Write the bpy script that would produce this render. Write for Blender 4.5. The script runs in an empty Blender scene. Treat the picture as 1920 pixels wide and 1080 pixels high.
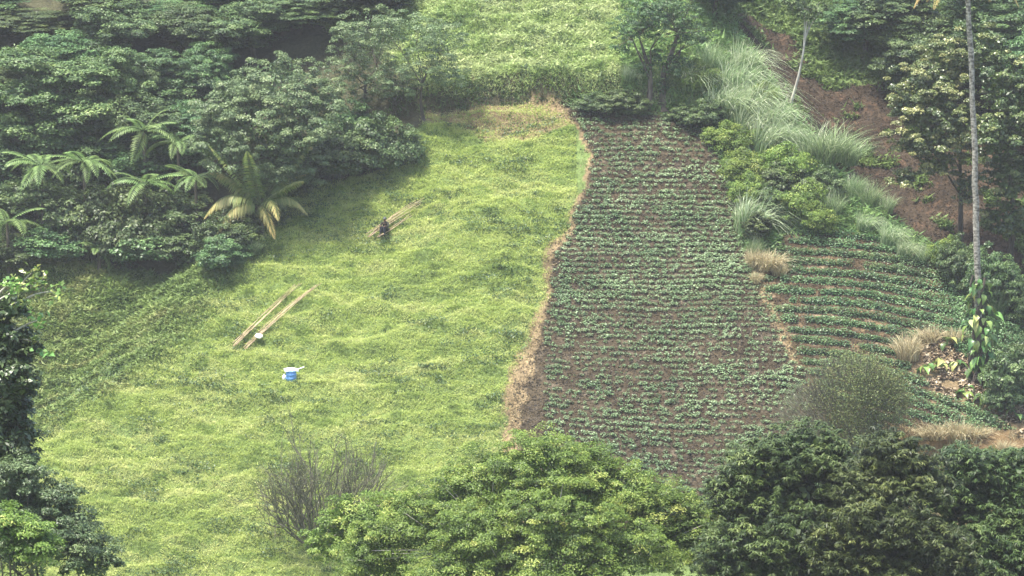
import bpy, math, random
import numpy as np
from mathutils import Vector, Matrix, Euler
R = math.radians
scene = bpy.context.scene
col = scene.collection

# ------------------------------------------------------------------ camera
PITCH = 10.0
FPX = 6400.0                      # focal length in photo pixels (1920 wide)
cam_d = bpy.data.cameras.new('camera'); cam = bpy.data.objects.new('camera', cam_d); col.objects.link(cam)
cam.location = (0, 0, 0); cam.rotation_euler = (R(90 - PITCH), 0, 0)
cam_d.sensor_width = 36; cam_d.lens = 36 * FPX / 1920; cam_d.clip_start = 1; cam_d.clip_end = 3000
scene.camera = cam
# ------------------------------------------------------------------ light
SUN_EL, SUN_AZ = 74.0, -108.0      # azimuth from +Y (away from the camera), negative = to the left
w = bpy.data.worlds.new('World'); scene.world = w; w.use_nodes = True
nt = w.node_tree; bg = nt.nodes['Background']
sky = nt.nodes.new('ShaderNodeTexSky'); sky.sky_type = 'NISHITA'; sky.sun_disc = False
sky.sun_elevation = R(SUN_EL); sky.sun_rotation = R(SUN_AZ); sky.dust_density = 4.0; sky.air_density = 1.2
nt.links.new(sky.outputs[0], bg.inputs[0]); bg.inputs[1].default_value = 0.15
sd = bpy.data.lights.new('sun', 'SUN'); sd.energy = 3.8; sd.angle = R(7); sd.color = (1.0, 0.95, 0.84)
so = bpy.data.objects.new('sun', sd); col.objects.link(so)
sdir = Vector((math.cos(R(SUN_EL)) * math.sin(R(SUN_AZ)), math.cos(R(SUN_EL)) * math.cos(R(SUN_AZ)), math.sin(R(SUN_EL))))
so.rotation_euler = sdir.to_track_quat('Z', 'Y').to_euler(); so.location = (0, 100, 80)
scene.view_settings.view_transform = 'Standard'; scene.view_settings.look = 'None'
scene.view_settings.exposure = 1.5; scene.view_settings.gamma = 1.0
cy = scene.cycles
cy.max_bounces = 6; cy.diffuse_bounces = 3; cy.glossy_bounces = 1; cy.transmission_bounces = 4; cy.volume_bounces = 0
cy.transparent_max_bounces = 4

# ------------------------------------------------------------------ noise
def _hash(ix, iy, s):
    n = (ix * 374761393 + iy * 668265263 + s * 974711) & 0x7fffffff
    n = ((n ^ (n >> 13)) * 1274126177) & 0x7fffffff
    return ((n ^ (n >> 16)) & 0xffff) / 65535.0
def vnoise(x, y, s=0):
    x = np.asarray(x, dtype=np.float64); y = np.asarray(y, dtype=np.float64)
    ix = np.floor(x).astype(np.int64); iy = np.floor(y).astype(np.int64)
    fx = x - ix; fy = y - iy
    fx = fx * fx * (3 - 2 * fx); fy = fy * fy * (3 - 2 * fy)
    a = _hash(ix, iy, s); b = _hash(ix + 1, iy, s); c = _hash(ix, iy + 1, s); d = _hash(ix + 1, iy + 1, s)
    return (a + (b - a) * fx) * (1 - fy) + (c + (d - c) * fx) * fy
def fbm(x, y, s=0, o=4):
    t = 0; a = 0.5; n = 0
    for i in range(o):
        t = t + a * vnoise(x * 2 ** i + 17.3 * i, y * 2 ** i - 9.1 * i, s + i); n += a; a *= 0.55
    return t / n                                                 # 0..1
def sm(t):
    t = np.clip(t, 0, 1); return t * t * (3 - 2 * t)

# ------------------------------------------------------------------ terrain height
SL = math.tan(R(32)); Z0 = -200 * math.tan(R(10))
def ray(px, py):
    a = (px - 960) / FPX; b = -(py - 540) / FPX
    c, s = math.cos(R(PITCH)), math.sin(R(PITCH))
    d = (a, c + b * s, -s + b * c)
    return (d[0] / d[1], 1.0, d[2] / d[1])
def P(px, py, Y):                                                # the world point seen there at distance Y
    d = ray(px, py); return (d[0] * Y, Y, d[2] * Y)
def on_plane(px, py):
    d = ray(px, py); Y = (Z0 - 200 * SL) / (d[2] - SL); return d[0] * Y, Y
BX = np.array([-60, -5, 5, 120, 150, 178, 250, 262, 1500]); BZ = np.array([-1.7, -1.7, -2.9, -38.5, -46, Z0 + (178 - 200) * SL, Z0 + 50 * SL, Z0 + 54 * SL, Z0 + 56 * SL])
def line_xy(pts):
    q = sorted((on_plane(*p) for p in pts), key=lambda t: t[1]); return np.array([t[1] for t in q]), np.array([t[0] for t in q])
RY, RX = line_xy([(840, 100), (830, 180), (740, 280), (560, 370), (500, 440), (400, 540), (330, 640), (190, 740), (40, 800), (-120, 850)])
VY, VX = line_xy([(1330, 0), (1385, 90), (1480, 225), (1560, 330), (1640, 405), (1745, 475), (1830, 545), (2000, 590), (2400, 660)])
def line_yx(pts):
    q = sorted(on_plane(*p) for p in pts); return np.array([t[0] for t in q]), np.array([t[1] for t in q])
KX, KY = line_yx([(300, 230), (600, 215), (820, 196), (1030, 180), (1100, 194), (1200, 200), (1330, 205), (1500, 190)])
LX, LY = line_yx([(1500, 830), (1700, 800), (1800, 815), (1920, 850), (2300, 900)])
EY, EX = line_xy([(1040, 182), (1060, 215), (1108, 290), (1098, 345), (1070, 430), (1032, 470), (1032, 560), (990, 680), (955, 800), (980, 1000)])
def height(x, y, fine=True):
    x = np.asarray(x, dtype=np.float64); y = np.asarray(y, dtype=np.float64)
    z = np.interp(y, BX, BZ)
    z = z + 0.9 * (fbm(x / 13, y / 13, 3, 2) - 0.5) * sm((y - 120) / 40)
    hill = sm((y - 170) / 6) * (1 - sm((y - 262) / 30))
    d = np.interp(y, RY, RX) - x
    z = z - 3.4 * sm(d / 8) * hill
    d = x - np.interp(y, VY, VX)
    z = z - 3.6 * sm(d / 5.0) * hill
    kb = np.interp(x, KX, KY); fade = sm((x + 18) / 5) * (1 - sm((x - 11) / 3))
    z = z + 1.15 * sm((y - kb + 0.4 * vnoise(x / 1.5, 0 * x, 8)) / 0.9) * fade * hill
    lb = np.interp(x, LX, LY)
    z = z - 1.3 * sm((lb - y) / 0.8) * sm((x - 20) / 3) * hill
    if fine:
        till = .22 + .78 * np.maximum(1 - sm((x - np.interp(y, EY, EX) + .2) / .5), sm((y - 214.5) / 1.5))
        z = z + hill * till * (1.05 * (fbm(x / 3.0, y / 0.95, 21, 3) - 0.5) + 0.33 * (fbm(x / 0.75, y / 0.42, 31, 2) - 0.5))
    return z
def G(px, py, y0=172.0, y1=300.0):                               # where the sight line meets the hillside
    d = ray(px, py); Y = np.linspace(y0, y1, 1300)
    dz = d[2] * Y - height(d[0] * Y, Y, False)
    i = int(np.argmax(dz < 0))
    if dz[i] >= 0: i = len(Y) - 1
    if i > 0:
        t = dz[i - 1] / (dz[i - 1] - dz[i]); yy = Y[i - 1] + t * (Y[i] - Y[i - 1])
    else: yy = Y[0]
    xx = d[0] * yy
    return xx, yy, float(height(xx, yy))
def poly(pts): return np.array([G(*p)[:2] for p in pts])
def inside(pg, x, y):
    x = np.asarray(x); y = np.asarray(y); r = np.zeros(x.shape, bool); n = len(pg); j = n - 1
    for i in range(n):
        xi, yi = pg[i]; xj, yj = pg[j]
        c = ((yi > y) != (yj > y)) & (x < (xj - xi) * (y - yi) / ((yj - yi) if yj != yi else 1e-9) + xi)
        r ^= c; j = i
    return r
# ------------------------------------------------------------------ land cover, as outlines on the ground
EDGE = [(1040, 182), (1060, 215), (1085, 240), (1108, 290), (1098, 345), (1072, 395), (1070, 430), (1032, 470), (1032, 560), (1012, 620), (990, 680), (960, 735), (955, 800), (960, 870), (980, 1000)]
FR = [(1325, 218), (1345, 280), (1375, 350), (1392, 400), (1392, 460), (1420, 525), (1450, 585), (1480, 640), (1502, 685), (1540, 760), (1560, 830), (1560, 900), (1400, 1000)]
FIELD = poly(EDGE + FR[::-1] + [(1200, 212), (1100, 200)])
TPLOT = poly([(1455, 440), (1600, 432), (1660, 450), (1700, 475), (1790, 530), (1870, 580), (1960, 590), (1990, 640), (1900, 700), (1840, 700), (1720, 640), (1690, 660), (1740, 720), (1820, 770), (1890, 800), (1800, 810), (1700, 795), (1600, 800), (1510, 690), (1480, 620), (1440, 560), (1432, 520), (1450, 480)])
DRYEDGE = poly([(1020, 180), (1045, 184), (1062, 212), (1090, 240), (1112, 290), (1102, 348), (1078, 395), (1076, 432), (1040, 476), (1034, 520), (1038, 560), (1016, 625), (1000, 690), (980, 760), (975, 840), (990, 1000), (940, 1000), (942, 800), (945, 735), (972, 675), (996, 610), (1026, 560), (1022, 520), (1020, 470), (1063, 430), (1067, 395), (1094, 345), (1104, 290), (1081, 244), (1050, 207)])
DRYTOP = poly([(800, 196), (900, 188), (1035, 180), (1060, 208), (1078, 236), (1000, 262), (900, 262), (870, 235), (790, 235)])
BROWN = poly([(1345, 40), (1395, 90), (1490, 225), (1570, 330), (1650, 405), (1755, 475), (1840, 530), (2100, 560), (2100, 100), (1720, 165), (1540, 150), (1470, 60), (1400, 20)])
GULLY = poly([(-100, 470), (180, 480), (330, 480), (480, 440), (500, 440), (400, 540), (330, 640), (190, 740), (40, 800), (-120, 850)])
FOREST = poly([(-300, 470), (180, 490), (380, 485), (500, 400), (600, 350), (740, 310), (800, 235), (790, 200), (700, 90), (420, -60), (-300, -60)])
VERGE2 = poly([(1398, 470), (1425, 525), (1456, 585), (1485, 640), (1505, 690), (1492, 690), (1470, 640), (1440, 585), (1412, 530)])
LITTER = poly([(1690, 640), (1760, 625), (1840, 700), (1900, 745), (1940, 790), (1940, 830), (1850, 770), (1770, 745), (1710, 700)])
BANKLOW = poly([(1690, 800), (1890, 806), (2000, 830), (2000, 1000), (1690, 1000)])

# ------------------------------------------------------------------ mesh helpers
class MB:
    def __init__(s): s.V = []; s.F = []; s.T = []; s.n = 0
    def add(s, V, F, tint=0.5):
        V = np.asarray(V, dtype=np.float64).reshape(-1, 3); F = np.asarray(F, dtype=np.int64)
        t = np.broadcast_to(np.asarray(tint, dtype=np.float64), (len(V),)) if np.ndim(tint) == 0 else np.asarray(tint)
        s.V.append(V); s.F.append(F + s.n); s.T.append(t); s.n += len(V); return s
    def quads(s, Q, tint):                                       # Q (N,k,3), tint (N,) or (N,k)
        N, k = Q.shape[:2]; t = np.asarray(tint)
        if t.ndim < 2: t = np.repeat(np.broadcast_to(t, (N,))[:, None], k, 1)
        return s.add(Q.reshape(-1, 3), np.arange(N * k).reshape(N, k), t.reshape(-1))
    def mesh(s, name, m, smooth=False):
        V = np.concatenate(s.V); T = np.concatenate(s.T)
        lv = np.concatenate([f.reshape(-1) for f in s.F]); ls = np.concatenate([np.full(len(f), f.shape[1]) for f in s.F])
        me = bpy.data.meshes.new(name)
        me.vertices.add(len(V)); me.vertices.foreach_set('co', V.reshape(-1).astype(np.float32))
        me.loops.add(len(lv)); me.loops.foreach_set('vertex_index', lv.astype(np.int32))
        me.polygons.add(len(ls)); st = np.concatenate([[0], np.cumsum(ls)[:-1]])
        me.polygons.foreach_set('loop_start', st.astype(np.int32))
        if smooth: me.polygons.foreach_set('use_smooth', np.ones(len(ls), bool))
        me.update(calc_edges=True)
        a = me.attributes.new('tint', 'FLOAT', 'POINT'); a.data.foreach_set('value', T.astype(np.float32))
        me.materials.append(m); return me
    def build(s, name, m, parent=None, smooth=False, loc=None):
        o = bpy.data.objects.new(name, s.mesh(name, m, smooth)); col.objects.link(o)
        if parent: o.parent = parent
        if loc is not None: o.location = loc
        return o
def tag(o, label=None, cat=None, group=None, kind=None):
    if label: o['label'] = label
    if cat: o['category'] = cat
    if group: o['group'] = group
    if kind: o['kind'] = kind
    return o
def empty(name, loc, rz=0.0, sc=1.0):
    o = bpy.data.objects.new(name, None); col.objects.link(o); o.location = loc; o.rotation_euler = (0, 0, rz)
    o.scale = (sc,) * 3 if np.ndim(sc) == 0 else sc; o.empty_display_size = 0.3; return o
def copy_tree(o, parent=None):
    c = o.copy(); col.objects.link(c); c.parent = parent
    for ch in list(o.children): copy_tree(ch, c)
    return c
def nrm(v): return v / (np.linalg.norm(v, axis=-1, keepdims=True) + 1e-9)
def tube(pts, rad, sides=6, cap=True):
    pts = np.asarray(pts, float); n = len(pts); rad = np.broadcast_to(np.asarray(rad, float), (n,))
    t = nrm(np.gradient(pts, axis=0)); ref = np.array([0.3, 0.2, 1.0]) if abs(t[:, 2]).mean() < 0.8 else np.array([1.0, 0.1, 0])
    a = nrm(np.cross(t, ref)); b = np.cross(t, a); th = np.arange(sides) * 2 * math.pi / sides
    V = pts[:, None] + rad[:, None, None] * (np.cos(th)[None, :, None] * a[:, None] + np.sin(th)[None, :, None] * b[:, None])
    i = np.arange(n - 1)[:, None] * sides; j = np.arange(sides)[None]; k = (np.arange(sides) + 1) % sides
    F = np.stack([i + j, i + k[None], i + sides + k[None], i + sides + j], -1).reshape(-1, 4)
    return V.reshape(-1, 3), F
def bez(p0, p1, p2, n=7):
    t = np.linspace(0, 1, n)[:, None]; p0, p1, p2 = map(np.asarray, (p0, p1, p2))
    return (1 - t) ** 2 * p0 + 2 * t * (1 - t) * p1 + t * t * p2
def leafq(rng, C, N, L, W, droop=0.15, D=None):
    n = nrm(N)
    t = rng.normal(size=C.shape) if D is None else D
    t = nrm(t - (t * n).sum(-1, keepdims=True) * n); s = np.cross(n, t)
    L = np.broadcast_to(L, (len(C),))[:, None]; W = np.broadcast_to(W, (len(C),))[:, None]
    return np.stack([C - t * L * .5, C - s * W * .5 + n * W * .12, C + t * L * .5 - n * L * droop, C + s * W * .5 + n * W * .12], 1)

# ------------------------------------------------------------------ materials
def leaf_mat(name, cols, trans=0.3, rough=0.5, vary=0.12, spec=0.35):
    m = bpy.data.materials.new(name); m.use_nodes = True; n = m.node_tree; L = n.links
    b = n.nodes['Principled BSDF']; out = n.nodes['Material Output']
    at = n.nodes.new('ShaderNodeAttribute'); at.attribute_name = 'tint'
    cr = n.nodes.new('ShaderNodeValToRGB'); e = cr.color_ramp.elements
    e[0].color = cols[0] + (1,); e[-1].color = cols[-1] + (1,)
    for i, c in enumerate(cols[1:-1]):
        q = e.new((i + 1) / (len(cols) - 1)); q.color = c + (1,)
    oi = n.nodes.new('ShaderNodeObjectInfo'); hs = n.nodes.new('ShaderNodeHueSaturation')
    mr = n.nodes.new('ShaderNodeMapRange'); mr.inputs[3].default_value = 1 - vary; mr.inputs[4].default_value = 1 + vary
    mh = n.nodes.new('ShaderNodeMapRange'); mh.inputs[3].default_value = 0.5 - vary * .12; mh.inputs[4].default_value = 0.5 + vary * .12
    L.new(oi.outputs['Random'], mr.inputs[0]); L.new(oi.outputs['Random'], mh.inputs[0])
    L.new(mr.outputs[0], hs.inputs['Value']); L.new(mh.outputs[0], hs.inputs['Hue'])
    L.new(at.outputs['Fac'], cr.inputs[0]); L.new(cr.outputs[0], hs.inputs['Color']); L.new(hs.outputs[0], b.inputs['Base Color'])
    b.inputs['Roughness'].default_value = rough; b.inputs['Specular IOR Level'].default_value = spec
    if trans > 0:
        tr = n.nodes.new('ShaderNodeBsdfTranslucent'); mx = n.nodes.new('ShaderNodeMixShader'); mx.inputs[0].default_value = trans
        L.new(hs.outputs[0], tr.inputs[0]); L.new(b.outputs[0], mx.inputs[1]); L.new(tr.outputs[0], mx.inputs[2]); L.new(mx.outputs[0], out.inputs[0])
    return m
def bark_mat(name, c0, c1, scale=6.0, zs=0.25):
    m = bpy.data.materials.new(name); m.use_nodes = True; n = m.node_tree; L = n.links; b = n.nodes['Principled BSDF']
    tc = n.nodes.new('ShaderNodeTexCoord'); mp = n.nodes.new('ShaderNodeMapping'); mp.inputs['Scale'].default_value = (scale, scale, scale * zs)
    no = n.nodes.new('ShaderNodeTexNoise'); no.inputs['Scale'].default_value = 1.0; no.inputs['Detail'].default_value = 6
    cr = n.nodes.new('ShaderNodeValToRGB'); cr.color_ramp.elements[0].color = c0 + (1,); cr.color_ramp.elements[1].color = c1 + (1,)
    cr.color_ramp.elements[0].position = 0.35; cr.color_ramp.elements[1].position = 0.65
    bp = n.nodes.new('ShaderNodeBump'); bp.inputs['Strength'].default_value = 0.6; bp.inputs['Distance'].default_value = 0.05
    L.new(tc.outputs['Object'], mp.inputs[0]); L.new(mp.outputs[0], no.inputs[0]); L.new(no.outputs[0], cr.inputs[0])
    L.new(cr.outputs[0], b.inputs['Base Color']); L.new(no.outputs[0], bp.inputs['Height']); L.new(bp.outputs[0], b.inputs['Normal'])
    b.inputs['Roughness'].default_value = 0.9; return m
def plain_mat(name, c, rough=0.5, scuff=0.1, trans=0):
    m = bark_mat(name, tuple(v * (1 - scuff) for v in c), c, 9, 1.0)
    m.node_tree.nodes['Principled BSDF'].inputs['Roughness'].default_value = rough
    m.node_tree.nodes['Bump'].inputs['Strength'].default_value = 0.15; m.node_tree.nodes['Bump'].inputs['Distance'].default_value = 0.01
    return m
M = {}
M['meadow'] = leaf_mat('meadow_leaves', [(.10, .15, .045), (.255, .345, .095), (.42, .50, .155), (.54, .57, .25)], 0.52, 0.8, 0, .1)
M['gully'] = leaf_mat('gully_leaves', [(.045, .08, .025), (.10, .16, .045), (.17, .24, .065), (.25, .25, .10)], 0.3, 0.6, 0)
M['upper'] = leaf_mat('upper_meadow_leaves', [(.09, .15, .045), (.20, .30, .09), (.33, .43, .15), (.48, .54, .27)], 0.35, 0.6, 0)
M['dry'] = leaf_mat('dry_grass', [(.13, .10, .055), (.28, .225, .125), (.42, .36, .21), (.56, .51, .33)], 0.25, 0.8, 0)
M['forest'] = leaf_mat('forest_leaves', [(.028, .055, .024), (.058, .105, .038), (.11, .175, .058), (.19, .26, .09)], 0.22, 0.45, 0.22)
M['bush'] = leaf_mat('bush_leaves', [(.035, .068, .024), (.075, .135, .045), (.14, .215, .07), (.25, .33, .11)], 0.28, 0.5, 0.18)
M['bright'] = leaf_mat('bright_leaves', [(.035, .07, .016), (.10, .17, .032), (.19, .28, .052), (.40, .44, .12)], 0.35, 0.5, 0.08)
M['grey'] = leaf_mat('grey_green_leaves', [(.045, .078, .034), (.095, .15, .062), (.17, .235, .10), (.29, .34, .17)], 0.22, 0.45, 0.08)
M['mango'] = leaf_mat('lance_leaves', [(.018, .032, .010), (.038, .062, .017), (.075, .108, .030), (.15, .185, .055)], 0.15, 0.5, 0.15, 0.3)
M['broad'] = leaf_mat('broad_leaves', [(.03, .06, .02), (.065, .11, .03), (.15, .19, .06), (.33, .34, .14)], 0.2, 0.38, 0.1, 0.5)
M['fern'] = leaf_mat('fern_fronds', [(.055, .10, .035), (.11, .185, .06), (.18, .27, .085), (.27, .36, .12)], 0.35, 0.55, 0.1)
M['palm'] = leaf_mat('palm_fronds', [(.07, .12, .04), (.16, .22, .07), (.34, .32, .12), (.52, .38, .15)], 0.3, 0.5, 0.05)
M['reed'] = leaf_mat('reed_blades', [(.10, .17, .07), (.19, .28, .12), (.36, .44, .25), (.62, .66, .48)], 0.3, 0.45, 0.08)
M['crop'] = leaf_mat('crop_leaves', [(.05, .105, .045), (.12, .205, .09), (.20, .305, .145), (.33, .43, .25)], 0.25, 0.45, 0.12, 0.5)
M['rowcrop'] = leaf_mat('ridge_crop_leaves', [(.035, .085, .035), (.075, .155, .06), (.14, .25, .095), (.25, .36, .16)], 0.25, 0.45, 0.08, 0.5)
M['olive'] = leaf_mat('olive_sparse_leaves', [(.045, .065, .025), (.08, .115, .035), (.14, .17, .05), (.22, .22, .08)], 0.2, 0.6, 0.05)
M['vine'] = leaf_mat('vine_leaves', [(.05, .11, .03), (.10, .20, .05), (.20, .32, .08), (.46, .48, .17)], 0.3, 0.35, 0.25, 0.5)
M['whitelimb'] = leaf_mat('white_limbed_leaves', [(.028, .052, .018), (.06, .10, .033), (.10, .14, .048), (.26, .31, .14)], 0.2, 0.4, 0.1, 0.5)
M['litter'] = leaf_mat('fallen_leaves', [(.07, .05, .035), (.17, .125, .08), (.34, .27, .17), (.58, .52, .38)], 0.1, 0.8, 0)
M['debris'] = leaf_mat('soil_debris', [(.022, .017, .012), (.050, .040, .029), (.092, .076, .055), (.20, .17, .12)], 0.0, 0.9, 0)
M['bark'] = bark_mat('dark_bark', (.035, .028, .022), (.11, .09, .07))
M['palebark'] = bark_mat('pale_bark', (.22, .20, .17), (.50, .47, .41))
M['palmbark'] = bark_mat('palm_bark', (.07, .06, .05), (.40, .37, .32), 5, 1.6)
M['twig'] = bark_mat('grey_twigs', (.055, .055, .032), (.15, .145, .10))
M['bamboo'] = bark_mat('dry_bamboo', (.24, .17, .10), (.50, .39, .25), 3, 1)

# ------------------------------------------------------------------ ground
def axis(a, b, fine, lo, hi):
    v = list(np.arange(a, b, fine)); s = fine
    while v[-1] < hi: s *= 1.25; v.append(v[-1] + min(s, 60))
    s = fine
    while v[0] > lo: s *= 1.25; v.insert(0, v[0] - min(s, 60))
    return np.array(v)
gx = axis(-36, 36, 0.17, -900, 900); gy = axis(176, 236, 0.17, -60, 1500)
X, Y = np.meshgrid(gx, gy); Xf, Yf = X.ravel(), Y.ravel()
def ground_colour(x, y):
    jx = x + 0.9 * (fbm(x / 1.1, y / 1.1, 51, 3) - 0.5); jy = y + 0.9 * (fbm(x / 1.1, y / 1.1, 57, 3) - 0.5)
    n = fbm(x / 2.2, y / 1.2, 61, 4)[:, None]; f = fbm(x / 0.35, y / 0.3, 71, 2)[:, None]
    c = np.array([.10, .14, .045]) * (0.7 + 0.6 * n)
    def put(mask, v): c[mask] = v[mask] if np.ndim(v) == 2 else v
    kb_ = np.interp(x, KX, KY); bankm = (jy > kb_ - .25) & (jy < kb_ + 1.0) & (x > -8) & (x < 10)
    soil = np.array([.050, .039, .024]) * (0.55 + 0.95 * n) + np.array([.05, .043, .034]) * sm((f - 0.62) * 5)
    straw = np.array([.20, .15, .085]) * (0.6 + 0.8 * n)
    red = np.array([.042, .031, .021]) * (0.35 + 1.3 * n) + np.array([.045, .024, .014]) * sm((f - 0.6) * 5)
    dirt = np.array([.05, .05, .028]) * (0.6 + 0.8 * n)
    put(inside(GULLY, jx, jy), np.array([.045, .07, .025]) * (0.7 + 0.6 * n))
    put(inside(FOREST, jx, jy), dirt)
    put(inside(DRYTOP, jx, jy), straw * .8); put(bankm, np.array([.055, .05, .028]) * (.6 + .8 * n))
    kb = np.interp(x, KX, KY); put((y > kb - .5) & (y < kb + .7) & (x > -14) & (x < 3.5) & inside(FOREST, x, y) == False, np.array([.10, .085, .045]) * (0.5 + n)) if False else None
    put((x > 12) & (y < G(1450, 475)[1]), soil * np.array([1.1, 1.0, .85]) + straw * .15)
    put(inside(FIELD, jx, jy), soil)
    put(inside(TPLOT, jx, jy), soil * np.array([1.08, 1.0, .92]) * (1 + 1.6 * sm((fbm(x / .9, y / .5, 77, 3)[:, None] - .58) * 6)))
    put(inside(BROWN, jx, jy), red)
    put(inside(DRYEDGE, jx, jy), straw * (.5 + .7 * n))
    put(inside(VERGE2, jx, jy), straw * .9)
    put(inside(LITTER, jx, jy), straw * .8)
    put(inside(BANKLOW, jx, jy), straw * np.array([.6, .55, .5])); put((y < G(1800, 880)[1]) & (x > 12), np.array([.045, .06, .022]) * (.6 + .8 * n))
    return c
mb = MB(); nx, ny = len(gx), len(gy)
i = (np.arange(ny - 1)[:, None] * nx + np.arange(nx - 1)[None]).reshape(-1)
mb.add(np.stack([Xf, Yf, height(Xf, Yf)], 1), np.stack([i, i + 1, i + nx + 1, i + nx], 1))
gm = bpy.data.materials.new('hillside_soil_and_turf'); gm.use_nodes = True; n_ = gm.node_tree; b_ = n_.nodes['Principled BSDF']
ca = n_.nodes.new('ShaderNodeAttribute'); ca.attribute_name = 'cover'
tc = n_.nodes.new('ShaderNodeTexCoord'); no = n_.nodes.new('ShaderNodeTexNoise'); no.inputs['Scale'].default_value = 5; no.inputs['Detail'].default_value = 8; no.inputs['Roughness'].default_value = 0.7
mr = n_.nodes.new('ShaderNodeMapRange'); mr.inputs[1].default_value = .3; mr.inputs[2].default_value = .7; mr.inputs[3].default_value = 0.55; mr.inputs[4].default_value = 1.5
vm = n_.nodes.new('ShaderNodeVectorMath'); vm.operation = 'SCALE'; bp = n_.nodes.new('ShaderNodeBump'); bp.inputs['Strength'].default_value = 1.0; bp.inputs['Distance'].default_value = 0.12
n_.links.new(tc.outputs['Object'], no.inputs[0]); n_.links.new(no.outputs[0], mr.inputs[0]); n_.links.new(ca.outputs['Color'], vm.inputs[0]); n_.links.new(mr.outputs[0], vm.inputs['Scale'])
n_.links.new(vm.outputs[0], b_.inputs['Base Color']); n_.links.new(no.outputs[0], bp.inputs['Height']); n_.links.new(bp.outputs[0], b_.inputs['Normal']); b_.inputs['Roughness'].default_value = 1.0; b_.inputs['Specular IOR Level'].default_value = 0.1
ground = mb.build('hillside', gm, smooth=True); tag(ground, kind='structure')
gc = ground_colour(Xf, Yf); ga = ground.data.color_attributes.new('cover', 'FLOAT_COLOR', 'POINT')
ga.data.foreach_set('color', np.concatenate([np.clip(gc, 0, 1), np.ones((len(gc), 1))], 1).astype(np.float32).reshape(-1))

# ------------------------------------------------------------------ low cover: stuff
def visible_box(rng, n, x0, x1, y0, y1):
    x = rng.uniform(x0, x1, n); y = rng.uniform(y0, y1, n); k = np.abs(x) < 0.158 * y; return x[k], y[k]
def tufts(name, label_cat, m, x, y, hmin, hmax, wid, seed, tint, lean=0.7, flat=0.35):
    """short leaves and blades, each a thin triangle with its own lean; a share lie flat like creeping leaves"""
    rng = np.random.default_rng(seed); N = len(x); z = height(x, y) - 0.01
    B = np.stack([x, y, z], 1); a = rng.uniform(0, 2 * math.pi, N); S = np.stack([np.cos(a), np.sin(a), 0 * a], 1)
    H = rng.uniform(hmin, hmax, N) * (0.45 + 1.2 * fbm(x / .65, y / .4, seed + 5, 2)); Wd = wid * rng.uniform(.6, 1.5, N)
    d = rng.normal(size=(N, 3)) * lean; d[:, 2] = 1; fl = rng.random(N) < flat; d[fl, 2] = 0.25; d = nrm(d)
    B[fl, 2] += H[fl] * rng.uniform(.2, .9, fl.sum()); Wd[fl] *= 1.8
    T = B + d * H[:, None]; Q = np.stack([B - S * Wd[:, None] / 2, B + S * Wd[:, None] / 2, T], 1)
    mb = MB(); mb.quads(Q, np.clip(tint + rng.normal(0, .055, N), 0, 1)); o = mb.build(name, m); tag(o, label_cat[0], label_cat[1], kind='stuff'); return o
rng = np.random.default_rng(11)
def jitter(x, y, a=0.5): return x + rng.normal(0, a, len(x)), y + rng.normal(0, a, len(y))
x, y = visible_box(rng, 2100000, -36, 12, 178, 226)
jx, jy = jitter(x, y, .18)
kb = np.interp(x, KX, KY)
notm = inside(FIELD, jx, jy) | inside(FOREST, jx, jy) | inside(TPLOT, jx, jy) | inside(BROWN, jx, jy) | inside(DRYEDGE, jx, jy) | (inside(BANKLOW, jx, jy))
upper = (y > kb + .1) & (x > -14); gul = inside(GULLY, *jitter(x, y, .7))
dn = inside(DRYTOP, jx, jy)
vlim = np.interp(y, VY, VX)
east = x > np.interp(y, *line_xy([(1100, 190), (1150, 120), (1180, 40), (1200, 0), (985, 950), (985, 400)]))
mead = ~notm & ~upper & ~gul & (x < 4) & ~(dn & (rng.random(len(x)) < .5)) & ~((y > kb - .3) & (x > -8))
tn = 0.26 + 0.75 * fbm(x / 4.5, y / 1.3, 81, 3) + 0.45 * (fbm(x / 0.9, y / 0.42, 91, 3) - .5) + 0.10
def weedy(x, y, s): return sm((fbm(x / 1.1, y / .5, s, 3) - .60) * 7)
wd = weedy(x, y, 101)
sel = mead
tufts('meadow_grass', ('bright yellow green creeping grass and weeds of the sloping pasture', 'grass'), M['meadow'], x[sel], y[sel], .05, .22, .034, 1, (tn - 0.40 * wd)[sel], flat=.2)
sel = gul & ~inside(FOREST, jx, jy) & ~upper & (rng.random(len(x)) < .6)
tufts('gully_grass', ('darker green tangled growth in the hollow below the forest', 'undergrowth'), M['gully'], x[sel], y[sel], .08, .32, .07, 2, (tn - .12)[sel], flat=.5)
sel = upper & ~notm & (x < vlim) & (rng.random(len(x)) < .7)
tufts('upper_pasture_grass', ('pale green grass of the pasture above the bank', 'grass'), M['upper'], x[sel], y[sel], .10, .36, .055, 3, (tn + .05 - .35 * wd)[sel], flat=.25)
# dry verge along the field edge, straw at the top of the pasture
xd, yd = visible_box(rng, 420000, -12, 34, 178, 224); jx, jy = jitter(xd, yd, .22)
sel = (inside(DRYEDGE, jx, jy) & (fbm(xd / .9, yd / .9, 35, 3) > .38 + .06 * (yd > 200))) | (inside(VERGE2, jx, jy)) | (inside(DRYTOP, jx, jy) & (rng.random(len(xd)) < .22))
tufts('dry_verge_grass', ('straw coloured dead grass along the field edge and pasture top', 'dry grass'), M['dry'], xd[sel], yd[sel],   .05, .19, .045, 4, .34 + .6 * (fbm(xd / .8, yd / .6, 33, 3) - .5)[sel], flat=.5)
sel = inside(BANKLOW, jx, jy) & (fbm(xd / 1.6, yd / .8, 37, 3) > .43)
tufts('bank_dry_grass', ('pale dry grass hanging over the low bank below the plot', 'dry grass'), M['dry'], xd[sel], yd[sel], .15, .60, .06, 5, .55 + .9 * (fbm(xd / 1.2, yd / .7, 39, 3) - .5)[sel], flat=.15)
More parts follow.
